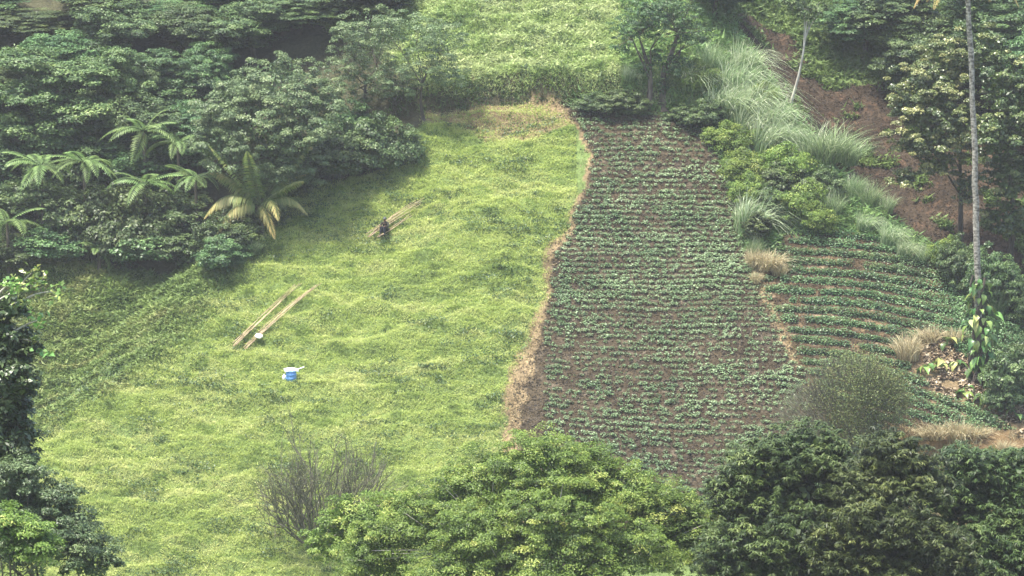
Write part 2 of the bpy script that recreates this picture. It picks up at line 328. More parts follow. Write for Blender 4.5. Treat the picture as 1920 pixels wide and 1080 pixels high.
xk, yk = visible_box(rng, 60000, -9, 11, 205, 222); kk_ = np.interp(xk, KX, KY); sel = (yk > kk_ - .3) & (yk < kk_ + .9) & (fbm(xk / .9, yk, 63, 2) > .36)
tufts('bank_scrub', ('dark brownish scrub on the short bank above the pasture and field', 'scrub'), M['gully'], xk[sel], yk[sel], .15, .55, .07, 12, .25 + .9 * (fbm(xk / 1.1, yk, 64, 3) - .5)[sel], flat=.3)
# clods, stubble and trash on the two soils
xs, ys = visible_box(rng, 330000, 0, 36, 178, 232); jx, jy = jitter(xs, ys, .1)
inb = inside(BROWN, jx, jy) & (xs > np.interp(ys, VY, VX)); inf = inside(FIELD, jx, jy) | inside(TPLOT, jx, jy)
sel = (inb | inf) & (rng.random(len(xs)) < .75)
tufts('field_trash', ('brown clods stubble and dead stalks lying on the tilled soil', 'soil debris'), M['debris'], xs[sel], ys[sel], .03, .14, .055, 6, .30 + .9 * (fbm(xs / .9, ys / .5, 43, 3) - .5)[sel] - .12 * inb[sel], flat=.8)
yspur = G(1450, 475)[1]
# weeds over the spur between field and ravine, and east pasture
xw, yw = visible_box(rng, 420000, 2, 36, 178, 236); jx, jy = jitter(xw, yw, .3)
d = xw - np.interp(yw, VY, VX)
sel = ~inside(FIELD, jx, jy) & ~inside(TPLOT, jx, jy) & ~inside(BANKLOW, jx, jy) & ~inside(LITTER, jx, jy) & ~inside(DRYEDGE, jx, jy) & (d < .8) & ~((yw > np.interp(xw, KX, KY) + .1) & (xw < 7)) & ((xw > 11) | (yw > np.interp(xw, KX, KY) - .3)) & (xw > 3.5) & (yw > yspur)
tufts('spur_weeds', ('mixed green weeds covering the spur between field and ravine', 'weeds'), M['bush'], xw[sel], yw[sel],   .15, .60, .09, 7, .70 + .9 * (fbm(xw / 1.2, yw / .8, 47, 3) - .5)[sel], flat=.45)
sel = (d > .5) & ((~inside(BROWN, jx, jy)) | ((fbm(xw / 1.5, yw / 1.1, 49, 3) > .66))) & (yw > 190)
tufts('ravine_undergrowth', ('scattered low green growth on the brown ravine side', 'undergrowth'), M['gully'], xw[sel], yw[sel], .12, .45, .10, 8, .40 + .6 * (fbm(xw / 1.2, yw / .8, 53, 3) - .5)[sel], flat=.45)
# darker broad weeds tufted through the pasture
rw = np.random.default_rng(77); x, y = visible_box(rw, 8500, -30, 6, 179, 224)
pr = fbm(x / 2.6, y / 1.0, 121, 3); k = (pr + rw.normal(0, .05, len(x)) > .58) & ~inside(FIELD, x, y) & ~inside(FOREST, x, y) & ~inside(DRYEDGE, x, y); x, y = x[k], y[k]
c = np.repeat(np.stack([x, y, height(x, y) + .08], 1), 26, 0); off = rw.normal(size=c.shape) * np.array([.26, .16, .09]); off[:, 2] = np.abs(off[:, 2]); c = c + off
mb = MB(); mb.quads(leafq(rw, c, np.array([0, 0, .8]) + rw.normal(size=c.shape) * .5, rw.uniform(.08, .17, len(c)), rw.uniform(.05, .1, len(c))), np.clip(rw.normal(.38, .16, len(c)), 0, 1))
tag(mb.build('pasture_weeds', M['forest']), 'dark green broadleaf weeds dotted through the pasture', 'weeds', kind='stuff')

# ------------------------------------------------------------------ crowns, trunks, bushes
def crown(mb, rng, lobes, ncl, nleaf, L, W, cs, droop=.15, lance=False, low=-.75, shell=(.64, 1.08), tbase=.45, tvar=.16, inner=1.0):
    """lobes (x,y,z,rx,ry,rz); clusters of leaves sit over the lobes' outsides. Returns the cluster centres"""
    lobes = np.asarray(lobes, float); A = lobes[:, 3] * lobes[:, 5]; pick = rng.choice(len(lobes), ncl * 3, p=A / A.sum())
    d = nrm(rng.normal(size=(ncl * 3, 3))); k = d[:, 2] > low; d = d[k][:ncl]; pick = pick[k][:ncl]; n = len(d)
    r = rng.uniform(shell[0], shell[1], n); l = lobes[pick]; C = l[:, :3] + d * l[:, 3:] * r[:, None]
    s = cs * rng.uniform(.6, 1.45, n); ct = np.clip(rng.normal(tbase, tvar, n), 0, 1)
    m = rng.integers(int(nleaf * .7), int(nleaf * 1.3), n); idx = np.repeat(np.arange(n), m); N = len(idx)
    if lance:                                                    # rosettes of drooping lance leaves at the twig tips
        sub = nrm(rng.normal(size=(n, 7, 3))); sub[..., 2] = np.abs(sub[..., 2]) * .8
        tipc = C[:, None] + sub * s[:, None, None]; t = rng.integers(0, 7, N); base = tipc[idx, t]
        a = rng.uniform(0, 2 * math.pi, N); D = np.stack([np.cos(a), np.sin(a), rng.uniform(-.9, .5, N)], 1); D = nrm(D)
        LL = L * rng.uniform(.6, 1.2, N); Nn = np.array([0, 0, 1.]) + .25 * rng.normal(size=(N, 3)); c = base + D * LL[:, None] * .5
        q = leafq(rng, c, Nn, LL, W * rng.uniform(.8, 1.2, N), droop, D)
    else:
        o = nrm(rng.normal(size=(N, 3))); o[:, 2] = np.where(o[:, 2] < -.25, -o[:, 2], o[:, 2])
        off = o * (rng.uniform(.15, 1, N) ** .5 * s[idx])[:, None] * np.array([1, 1, .62]); c = C[idx] + off
        Nn = o * .5 + np.array([0, 0, .75]) + d[idx] * .35 + .42 * rng.normal(size=(N, 3))
        q = leafq(rng, c, Nn, L * rng.uniform(.6, 1.35, N), W * rng.uniform(.7, 1.3, N), droop)
    mb.quads(q, np.clip(ct[idx] + rng.normal(0, .13, N), 0, 1))
    if inner:                                                    # leaves deeper inside, closing the crown; darker tint puts inner shade into the colour
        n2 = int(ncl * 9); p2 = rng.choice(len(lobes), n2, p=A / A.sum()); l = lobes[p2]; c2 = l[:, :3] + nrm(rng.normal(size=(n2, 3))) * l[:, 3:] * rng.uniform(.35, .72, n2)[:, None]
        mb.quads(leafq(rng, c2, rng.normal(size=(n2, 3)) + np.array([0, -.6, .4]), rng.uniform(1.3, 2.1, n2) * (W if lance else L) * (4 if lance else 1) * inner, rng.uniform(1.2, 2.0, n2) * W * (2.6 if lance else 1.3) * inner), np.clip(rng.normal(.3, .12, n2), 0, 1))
    return C
def trunk(mb, rng, base, top, r0, r1, targets, wob=.25, sides=7, lr=.4):
    base = np.array(base, float); top = np.array(top, float); mid = (base + top) / 2 + rng.normal(size=3) * np.array([wob, wob, 0])
    p = bez(base - np.array([0, 0, .4]), mid, top, 9); rr = np.linspace(r0, r1, 9); rr[0] *= 1.5; rr[1] *= 1.12; mb.add(*tube(p, rr, sides))
    T = np.array(targets); nl = max(3, len(T) // 7); hub = T[rng.choice(len(T), nl, False)]; hub = top + (hub - top) * .55
    for h in hub:                                                # main limbs, then lighter boughs out to the leaf clusters
        k = rng.integers(5, 9); s = p[k]; m2 = (s + h) / 2 + rng.normal(size=3) * .2 * wob; rad = rr[k] * lr * 1.3; mb.add(*tube(bez(s, m2, h, 6), np.linspace(rad, rad * .45, 6), 5))
    for t in T:
        h = hub[np.argmin(((hub - t) ** 2).sum(1))]; m2 = (h + t) / 2 + rng.normal(size=3) * .25 * wob; rad = rr[-1] * lr * .5; mb.add(*tube(bez(h, m2, t, 5), np.linspace(rad, rad * .3, 5), 3))
class Kind:
    """one kind of tree or bush, made once about its own base; height H and width Wd known"""
    def __init__(s, seed, m, lobes, ncl, nleaf, L, W, cs, bark='bark', r0=.2, top=None, **kw):
        rng = np.random.default_rng(seed); a = MB(); C = crown(a, rng, lobes, ncl, nleaf, L, W, cs, **kw); s.crown = a.mesh('crown', M[m])
        V = np.concatenate(a.V); s.H = np.quantile(V[:, 2], .995); s.Wd = np.quantile(V[:, 0], .99) - np.quantile(V[:, 0], .01)
        b = MB(); lo = np.asarray(lobes); top = top or (lo[:, 0].mean(), lo[:, 1].mean(), lo[:, 2].mean() * .8)
        tg = C[rng.choice(len(C), min(len(C), 26), False)]; trunk(b, rng, (0, 0, 0), top, r0, r0 * .4, tg); s.trunk = b.mesh('trunk', M[bark], True)
    def put(s, name, loc, H, Wd, label, cat, group=None, rz=0.0):
        sz = H / s.H; sx = Wd / s.Wd; o = empty(name, loc, rz, (sx, (sx + sz) / 2 if abs(rz) < 1e-6 else sx, sz))
        for nm, me in (('trunk', s.trunk), ('crown', s.crown)):
            c = bpy.data.objects.new(nm, me); col.objects.link(c); c.parent = o
        return tag(o, label, cat, group)
def ball(x, z, r, y=0, f=.8): return (x, y, z, r, r, r * f)
K = {}
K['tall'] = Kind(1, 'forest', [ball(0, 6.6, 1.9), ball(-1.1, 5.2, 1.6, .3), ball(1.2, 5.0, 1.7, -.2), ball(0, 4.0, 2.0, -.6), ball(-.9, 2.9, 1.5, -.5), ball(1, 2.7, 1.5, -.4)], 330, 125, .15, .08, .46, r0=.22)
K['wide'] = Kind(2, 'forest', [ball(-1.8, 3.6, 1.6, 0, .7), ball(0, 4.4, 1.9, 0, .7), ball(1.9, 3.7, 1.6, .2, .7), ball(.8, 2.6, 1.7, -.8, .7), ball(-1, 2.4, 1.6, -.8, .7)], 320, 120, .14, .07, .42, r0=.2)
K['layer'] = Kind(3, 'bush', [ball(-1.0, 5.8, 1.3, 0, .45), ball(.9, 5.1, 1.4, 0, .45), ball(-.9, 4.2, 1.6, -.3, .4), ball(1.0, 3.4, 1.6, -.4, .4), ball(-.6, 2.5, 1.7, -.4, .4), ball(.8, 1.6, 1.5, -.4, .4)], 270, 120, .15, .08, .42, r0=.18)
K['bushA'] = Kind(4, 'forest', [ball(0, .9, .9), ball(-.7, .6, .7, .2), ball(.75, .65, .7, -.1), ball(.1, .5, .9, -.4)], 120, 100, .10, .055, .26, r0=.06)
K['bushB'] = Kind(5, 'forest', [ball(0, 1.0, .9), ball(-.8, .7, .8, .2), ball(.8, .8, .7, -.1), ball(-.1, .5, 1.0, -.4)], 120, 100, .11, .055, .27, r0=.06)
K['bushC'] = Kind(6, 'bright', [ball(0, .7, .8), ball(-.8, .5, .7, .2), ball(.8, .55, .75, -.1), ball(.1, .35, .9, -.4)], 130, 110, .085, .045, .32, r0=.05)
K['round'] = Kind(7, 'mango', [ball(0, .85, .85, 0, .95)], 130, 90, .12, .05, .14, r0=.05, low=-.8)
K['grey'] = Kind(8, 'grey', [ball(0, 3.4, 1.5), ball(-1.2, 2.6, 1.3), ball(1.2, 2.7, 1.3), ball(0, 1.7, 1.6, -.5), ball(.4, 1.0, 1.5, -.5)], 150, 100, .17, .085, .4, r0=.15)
def stand(kind, name, px, ptop, pbase, wpx, label, cat, group=None, rz=0.0, dy=0.0):
    """root it on the ground seen at pbase (plus dy metres further off); its height reaches the sight line of ptop there"""
    x, y, z = G(px, pbase)
    dy *= .16
    if dy: x = P(px, pbase, y + dy)[0]; y += dy; z = float(height(x, y))
    H = P(px, ptop, y)[2] - z; return K[kind].put(name, (x, y, z - .05), H, wpx / FPX * y, label, cat, group, rz)
FG = 'trees of the forest on the left'; SG = 'shrubs under the forest edge'
for a in [
 ('tall', 'forest_tree', -60, -30, 60, 190, 'tall dark tree at the upper left corner of the forest', 4, .3),
 ('wide', 'forest_tree', 45, 15, 90, 240, 'dark broad crown behind the layered tree in the upper left', 5, 1.1),
 ('wide', 'forest_tree', 215, 0, 135, 230, 'dark low crown in the gap at the top of the forest left of centre', 0, 5.1),
 ('wide', 'forest_tree', 350, 5, 120, 230, 'dark low crown in the gap above the deep shade', 0, 2.2),
 ('wide', 'forest_tree', 480, 0, 120, 220, 'dark low crown behind the top of the big round tree', 0, 4.2),
 ('tall', 'forest_tree', 190, -40, 80, 200, 'tall dark tree above the forest between the layered trees', 6, 2.0),
 ('wide', 'forest_tree', 330, 0, 90, 260, 'broad shadowy tree behind the big round grey green tree', 6, .4),
 ('tall', 'forest_tree', 430, -50, 60, 190, 'dark tree rising straight above the big round tree', 7, 2.6),
 ('wide', 'forest_tree', 560, -20, 75, 250, 'spreading tree behind the top of the big round tree', 5, .9),
 ('tall', 'forest_tree', 690, -60, 70, 190, 'tall tree at the top edge above the thin leafy trees', 5, 1.9),
 ('wide', 'forest_tree', -20, 120, 250, 200, 'dark tree cut by the left edge below the corner tree', 3, 2.1),
 ('tall', 'forest_tree', 300, 95, 250, 150, 'dark tree half hidden left of the big round tree', 3, .2),
 ('wide', 'forest_tree', 390, 80, 205, 160, 'dark tree in the deep shade above the left shoulder of the big round tree', .5, 1.3),
 ('wide', 'forest_tree', 120, 60, 190, 240, 'dark crown filling in behind the layered trees', 1, 3.9),
 ('wide', 'forest_tree', 250, 175, 330, 250, 'leafy mid green tree above the highest tree fern', 2, 2.9),
 ('wide', 'forest_tree', 370, 190, 350, 190, 'bushy tree tucked under the left side of the big round tree', 2, .5),
]:
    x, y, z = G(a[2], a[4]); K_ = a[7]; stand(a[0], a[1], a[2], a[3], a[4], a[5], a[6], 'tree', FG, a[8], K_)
stand('layer', 'layered_tree', 100, 92, 330, 235, 'tall tree with stacked flat layers of light green leaves in the upper left', 'tree', FG)
stand('layer', 'layered_tree', 215, 88, 290, 150, 'narrower layered tree just right of the tall layered one', 'tree', FG, 2.2)
stand('layer', 'layered_tree', 285, 112, 270, 100, 'small yellowish layered tree beside the dark gap', 'tree', FG, 4.0)
for a in [
 ('bushB', 20, 250, 340, 170, 'shrub by the left edge above the double tree fern', 1.5, .2), ('bushA', 120, 262, 350, 150, 'light green shrub behind the double tree fern', 1.5, 1.1),
 ('bushB', 250, 262, 350, 190, 'shadowy shrub beneath the highest tree fern', 1.5, 2.0), ('bushB', 60, 330, 430, 190, 'dark shrub under the double tree fern', 0, 3.3),
 ('bushB', 170, 345, 440, 160, 'dark shrub between the two lower fern trunks', 0, 4.1), ('bushA', 225, 340, 470, 200, 'wide shrub left of the drooping fern fronds', 0, .4),
 ('bushB', 330, 340, 440, 190, 'very dark shrub below the rightmost small tree fern', .5, 5.0), ('bushA', 105, 415, 480, 175, 'pale leaved shrub at the forest foot on the left', 0, 1.4),
 ('bushA', 235, 405, 482, 200, 'leafy shrub at the middle of the forest foot', 0, 2.5), ('bushA', 355, 430, 492, 130, 'shrub at the forest foot below the dark gap', 0, 3.4),
 ('bushB', 430, 395, 470, 130, 'dark shrub under the brown tipped palm frond', 0, .9), ('bushA', 425, 440, 505, 110, 'shrub spilling down to the gully below the palm', 0, 4.4),
 ('bushB', 300, 400, 470, 130, 'dark shrub filling the shade behind the forest foot', .6, 4.9), ('bushB', 10, 440, 500, 150, 'deep green shrub at the left edge by the forest foot', 0, 5.5),
 ('bushB', 560, 262, 360, 150, 'shadowy shrub beneath the right side of the big round tree', .4, .1), ('bushA', 625, 245, 335, 140, 'leafy shrub at the forest edge beside the pasture', 0, 2.3),
 ('bushA', 700, 215, 315, 150, 'tall rounded shrub bulging over the pasture edge', 0, 1.5), ('bushA', 752, 235, 300, 90, 'small shrub nearest the thin tree trunk', 0, .6),
 ('bushB', 650, 190, 300, 140, 'yellow tipped shrub behind the pasture edge shrubs', 1.6, 4.8), ('bushA', 480, 350, 425, 120, 'shrub under the young palm', 0, 2.9),
 ('bushB', 540, 300, 375, 110, 'shrub right of the young palm at the pasture edge', 0, 3.9),
 ('bushB', 150, 240, 300, 130, 'dark shrub between the layered tree and the tree ferns', 2.0, 3.7)]:
    stand(a[0], 'shrub', a[1], a[2], a[3], a[4], a[5], 'shrub', SG, a[7], a[6])
# the big round grey green tree
def big_tree(name, label, cat, base, lobes, m, ncl, nleaf, L, W, cs, r0, seed, bark='bark', top=None, group=None, extra=None, nlimb=40, **kw):
    rng = np.random.default_rng(seed); root = empty(name, base); tag(root, label, cat, group); b = np.array(base)
    lo = np.array(lobes, float); lo[:, :3] -= b; a = MB(); C = crown(a, rng, lo, ncl, nleaf, L, W, cs, **kw); a.build('crown', M[m], root)
    t = MB(); tp = np.array(top) - b if top is not None else np.array([lo[:, 0].mean() * .5, lo[:, 1].mean(), lo[:, 2].mean() * .7])
    trunk(t, rng, (0, 0, 0), tp, r0, r0 * .45, C[rng.choice(len(C), min(nlimb, len(C)), False)], .3, 9, .5); t.build('trunk', M[bark], root, True); return root, C
def plobe(px, py, rx, rz, Y, ry=None):                           # a lobe whose centre is seen at px,py when it stands at distance Y
    k = Y / FPX; return P(px, py, Y) + (rx * k, (ry or rx) * k, rz * k)
x, y, z = G(505, 395); Yb = y
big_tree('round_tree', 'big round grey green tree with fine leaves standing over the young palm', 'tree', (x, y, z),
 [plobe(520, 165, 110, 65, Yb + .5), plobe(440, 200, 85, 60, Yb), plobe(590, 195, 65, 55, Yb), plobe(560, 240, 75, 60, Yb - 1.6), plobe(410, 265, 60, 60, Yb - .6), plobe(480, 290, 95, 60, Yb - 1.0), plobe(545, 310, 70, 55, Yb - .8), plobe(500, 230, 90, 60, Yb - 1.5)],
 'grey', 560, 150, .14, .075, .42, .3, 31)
# the two thin leafy trees by the bank, left
for (px, py, pts, lab, sd, r0) in [(797, 232, [(800, 120, 60, 40, 0), (750, 150, 55, 40, .5), (842, 140, 45, 35, .2), (770, 60, 70, 40, 0), (830, 75, 50, 35, 0)], 'thin tree with a bare lower trunk and airy crown at the pasture corner', 41, .13),
                                   (690, 225, [(690, 130, 65, 45, 0), (640, 130, 55, 45, 0), (725, 165, 45, 40, -.4), (690, 60, 70, 50, 0), (650, 185, 45, 35, -.5)], 'airy crowned tree between the big round tree and the thin trunk', 42, .15)]:
    x, y, z = G(px, py)
    big_tree('slender_tree', lab, 'tree', (x, y, z), [plobe(a, b, c, d, y + e) for a, b, c, d, e in pts], 'grey', 190, 90, .12, .06, .34, r0, sd, top=P(px - 4, 150, y), nlimb=60, inner=.7)
# twin trees standing above the crop field
for (px, py, pts, lab, sd) in [(1216, 196, [(1185, 55, 50, 30, 0), (1225, 30, 50, 38, 0), (1212, 128, 17, 24, 0), (1232, 112, 14, 20, 0), (1165, 92, 24, 11, 0)], 'left of the twin dark trunked trees above the crop field', 43),
                               (1245, 200, [(1254, 128, 26, 22, 0), (1295, 60, 45, 36, 0), (1255, 20, 55, 38, .3), (1282, 118, 24, 14, .2), (1240, 165, 11, 20, 0)], 'right of the twin dark trunked trees with the thicker trunk', 44)]:
    x, y, z = G(px, py)
    big_tree('field_edge_tree', lab, 'tree', (x, y, z), [plobe(a, b, c, d, y + e) for a, b, c, d, e in pts], 'forest', 110, 70, .12, .06, .26, .30 if sd == 44 else .22, sd, top=P(px + 3, 120, y), nlimb=40, group='twin trees above the crop field', tbase=.35)
# ravine side, far right and top right
for a in [('wide', 1620, -10, 105, 190, 'dark spreading tree at the head of the brown slope', 2, .3), ('tall', 1680, -30, 140, 200, 'dark leafy tree above the brown slope near the broad leaved tree', 3, 1.5),
          ('wide', 1740, 30, 190, 240, 'shadowy tree behind the broad leaved tree crown', 3, 4.2),
          ('tall', 1850, -40, 200, 220, 'dark tree behind the tall palm stem', 4, 5.2), ('wide', 1950, 60, 290, 260, 'dark tree at the right edge behind the palm', 2, .8),
          ('wide', 1340, -70, 40, 190, 'tree at the top edge right of the twin trees', 5, 1.9)]:
    stand(a[0], 'ravine_tree', a[1], a[2], a[3], a[4], a[5], 'tree', 'trees around the brown ravine slope', a[7], a[6])
x, y, z = G(1800, 470)
big_tree('broad_leaved_tree', 'tree with glossy broad leaves overhanging the brown slope left of the palm stem', 'tree', (x, y, z),
 [plobe(1745, 165, 75, 60, y - 2), plobe(1700, 200, 35, 45, y - 2.4), plobe(1770, 240, 75, 70, y - 3), plobe(1715, 265, 42, 34, y - 3), plobe(1755, 300, 50, 36, y - 2.5), plobe(1785, 110, 60, 50, y - 1), plobe(1815, 350, 28, 40, y - 1.5), plobe(1695, 335, 24, 22, y - 2.5), plobe(1665, 250, 14, 12, y - 2.5)],
 'broad', 400, 105, .15, .10, .36, .2, 51, top=P(1800, 300, y - 1), tvar=.22, tbase=.52, shell=(.5, 1.2))
x, y, z = G(1890, 500)
big_tree('broad_leaved_tree', 'glossy broad leaved tree filling the right edge beside the palm stem', 'tree', (x, y, z),
 [plobe(1880, 150, 60, 55, y - 1), plobe(1920, 220, 70, 70, y - 2), plobe(1870, 260, 50, 60, y - 3), plobe(1900, 330, 60, 60, y - 2), plobe(1890, 410, 50, 50, y - 1.5), plobe(1840, 90, 50, 50, y)],
 'broad', 340, 85, .19, .11, .36, .2, 52, tbase=.35, tvar=.2)
for a in [('bushB', 1800, 440, 530, 90, 'dark shrub at the ravine rim left of the palm stem', .2), ('bushB', 1860, 460, 570, 120, 'dark shrub right of the palm stem at the plot corner', 1.2), ('bushB', 1915, 520, 600, 110, 'dark shrub at the right edge above the green crop', 2.2),
          ('bushC', 1775, 440, 500, 70, 'grey tipped shrub at the top of the ravine rim', 3.0), ('bushB', 1905, 640, 750, 130, 'rounded dark green shrub at the right edge below the palm base', 4.0), ('bushA', 1885, 700, 765, 90, 'small shrub between the fallen leaves and the right edge', 5.0),
          ('bushA', 1950, 610, 700, 120, 'light shrub cut by the right edge beside the vine covered palm base', .7)]:
    stand(a[0], 'shrub', a[1], a[2], a[3], a[4], a[5], 'shrub', 'shrubs along the ravine rim', a[6])
for a in [('bushC', 1370, 225, 275, 100, 'yellow green bush at the top right corner of the crop field', .1), ('bushC', 1395, 275, 340, 110, 'yellow green bush below the reed bank', 1.0), ('bushC', 1470, 265, 340, 130, 'light bush between the reeds and the round reed clump', 2.0),
          ('bushA', 1475, 305, 375, 120, 'mid green bush with dark hollows on the spur', 3.0), ('bushC', 1510, 335, 410, 110, 'light bush at the right of the spur thicket', 4.0), ('bushA', 1445, 350, 405, 90, 'bush directly behind the silver topped round bush', 5.0),
          ('bushC', 1410, 320, 385, 90, 'yellowish bush right beside the crop rows', .5), ('bushC', 1530, 375, 430, 90, 'low bush above the ridged plot', 1.5), ('bushA', 1290, 195, 235, 90, 'dark green shrub at the foot of the twin trees', 2.5),
          ('bushA', 1170, 168, 215, 100, 'dark shrub on the bank left of the twin trees', 3.5), ('bushA', 1335, 180, 235, 80, 'shrub between the twin trees and the reeds', 4.5), ('bushC', 1310, 110, 165, 90, 'pale bush behind the twin trees', 5.5),
          ('bushA', 1110, 172, 205, 70, 'small dark shrub on the bank near the field corner', .9), ('bushC', 1430, 150, 200, 80, 'bright bush among the upper reeds', 2.1), ('bushA', 1550, 310, 375, 70, 'shrub behind the fine reed clump', 2.8)]:
    stand(a[0], 'spur_bush', a[1], a[2], a[3], a[4], a[5], 'bush', 'bushes on the spur beside the crop field', a[6])
stand('round', 'round_bush', 1418, 397, 455, 54, 'small dark round bush under a tuft of silver reed', 'bush')

# ------------------------------------------------------------------ reeds and grass clumps
def blades(mb, rng, n, H, spread, w, lean, curl=.5, segs=5, tb=.45):
    a = rng.uniform(0, 2 * math.pi, n); rr = spread * np.sqrt(rng.random(n)); B = np.stack([rr * np.cos(a), rr * np.sin(a), 0 * a], 1)
    h = H * rng.uniform(.55, 1.1, n); out = np.stack([np.cos(a), np.sin(a), 0 * a], 1) * rng.uniform(.1, .45, n)[:, None]
    bend = np.array([lean[0], lean[1], 0]) + out + rng.normal(size=(n, 3)) * np.array([.28, .28, 0])
    s = np.linspace(0, 1, segs + 1)[None, :, None]
    Pp = B[:, None] + h[:, None, None] * (s * np.array([0, 0, 1.]) + bend[:, None] * s ** 1.7 * .9 - np.array([0, 0, 1.]) * (s ** 3) * curl * np.linalg.norm(bend, axis=1)[:, None, None])
    th = rng.uniform(0, 2 * math.pi, n); S = np.stack([np.cos(th), np.sin(th), 0 * th], 1)[:, None] * (w * rng.uniform(.6, 1.3, n))[:, None, None] * (1 - s ** 2 * .9) * .5
    L_ = Pp - S; R_ = Pp + S; V = np.stack([L_, R_], 2).reshape(n, -1, 3); k = np.arange(segs) * 2
    F = (np.stack([k, k + 1, k + 3, k + 2], 1)[None] + (np.arange(n) * (segs + 1) * 2)[:, None, None]).reshape(-1, 4)
    t = np.clip(tb + rng.normal(0, .24, n)[:, None] + .35 * (np.linspace(0, 1, segs + 1)[None] - .4), 0, 1); mb.add(V.reshape(-1, 3), F, np.repeat(t, 2, 1).reshape(-1))
RK = {}
for i_, (lx, ly, n, w, sp, cu) in enumerate([(.45, -.1, 320, .036, .6, .8), (.35, -.25, 300, .036, .6, .75), (.1, -.1, 420, .028, .6, .5), (.6, 0, 290, .04, .5, .9)]):
    b = MB(); blades(b, np.random.default_rng(60 + i_), n, 2.2, sp, w, (lx, ly), cu, tb=.5 if i_ != 2 else .35); RK[i_] = b.mesh('reed_clump', M['reed'])
def clump(meshes, name, px, py, hpx, wsc, label, cat, group, rz, Hm=2.2):
    x, y, z = G(px, py); o = bpy.data.objects.new(name, meshes); col.objects.link(o); o.location = (x, y, z - .05); s = hpx / FPX * y / (Hm * .92)
    o.scale = (s * wsc, s * wsc, s); o.rotation_euler = (0, 0, rz); return tag(o, label, cat, group)
RG = 'silver reeds along the spur'
for a in [(0, 1375, 170, 90, 1.1, 'tall silver reeds at the top of the spur', 0), (1, 1350, 215, 85, 1.1, 'arching reeds at the left end of the reed bank', .2), (0, 1385, 225, 95, 1.1, 'long leaning silver reeds in the middle of the reed bank', -.1),
          (1, 1415, 200, 85, 1.0, 'reeds bending over toward the brown slope', .1), (3, 1400, 255, 85, 1.0, 'leaning reeds at the front of the reed bank', .1), (0, 1440, 245, 85, 1.0, 'pale reeds right of the reed bank centre', 0), (3, 1430, 285, 90, 1.0, 'bright tipped reeds with a dark stem at the foot of the bank', .25),
          (0, 1460, 275, 75, 1.0, 'arching reeds at the right end of the reed bank', 0), (1, 1300, 170, 70, 1.0, 'thin grey reeds right of the twin trees', -.1), (1, 1395, 140, 80, 1.0, 'reeds at the top next to the brown slope', .1), (2, 1330, 130, 70, 1.0, 'reeds behind the twin trees at the top edge', 0),
          (2, 1550, 300, 78, 1.7, 'large round clump of fine green reed beside the brown slope', 0), (2, 1580, 310, 62, 1.5, 'right half of the round fine reed growth beside the brown slope', .8), (2, 1515, 300, 55, 1.3, 'small fine reed left of the round reed clump', 1.5),
          (3, 1408, 440, 100, 1.0, 'silver reed tuft arching over the small round bush', .35), (0, 1395, 432, 85, .8, 'pale silver reed at the edge of the crop field', .5), (2, 1415, 480, 45, .8, 'green reed stalks below the small round bush', 0),
          (2, 1560, 410, 60, .9, 'pale reed tuft in the middle of the spur', .3), (1, 1620, 430, 45, 1.1, 'blue green reeds above the ridged plot', 0), (1, 1665, 455, 55, 1.0, 'silver blue reeds curling at the ravine rim', .1), (1, 1695, 480, 50, 1.0, 'reed tuft lower down the ravine rim', 0),
          (2, 1730, 490, 35, 1.2, 'short green reeds at the lower ravine rim', 0), (2, 1600, 365, 45, 1.2, 'thin green reeds on the rim below the round clump', .6), (2, 1630, 385, 50, 1.2, 'wispy reeds leaning over the brown slope', .2), (2, 1870, 590, 60, .9, 'curved reeds right of the palm stem', .9),
          (2, 1660, 400, 40, 1.2, 'thin reed tuft at the edge of the brown soil', 2.0), (1, 1180, 150, 40, 1.0, 'silvery grass tuft on the upper pasture left of the twin trees', 0), (2, 475, 470, 35, 1.2, 'tuft of tall grass at the gully head under the palm', .4), (2, 320, 480, 35, 1.3, 'tuft of tall grass at the forest foot', .8)]:
    clump(RK[a[0]], 'reed_clump', a[1], a[2], a[3], a[4], a[5], 'reeds', RG, a[6])
SK = []
for i_ in range(2):
    b = MB(); blades(b, np.random.default_rng(70 + i_), 420, 1.0, .35, .022, (.12, -.1), .7, tb=.55); SK.append(b.mesh('straw_clump', M['dry']))
for a in [(0, 1440, 505, 42, 1.5, 'dry straw clump heaped between the crop field and the ridged plot', 0), (1, 1415, 500, 40, 1.0, 'upright straw tuft on the verge above the ridged plot', 1), (0, 1702, 672, 58, 1.0, 'tall straw clump left of the fallen leaves', 2), (1, 1740, 640, 34, 1.6, 'short straw and grass behind the fallen leaves', 3),
          (0, 1462, 515, 28, 1.3, 'straw hanging over the first ridges', 2.5), (1, 1750, 820, 34, 1.8, 'pale straw clump on the low bank', 4), (0, 1795, 828, 50, 1.0, 'tallest straw clump on the low bank', 5), (1, 1830, 815, 26, 2.0, 'wide flat straw clump on the low bank', .5), (0, 1418, 530, 26, 1.0, 'straw tuft at the top of the dividing verge', .6),
          (1, 1885, 850, 30, 1.2, 'straw tuft right of the low bank', 1.2), (0, 1790, 640, 30, 1.4, 'sparse straw beside the vine covered palm base', 1.7)]:
    clump(SK[a[0]], 'straw_clump', a[1], a[2], a[3], a[4], a[5], 'dry grass', 'straw clumps', a[6], 1.0)

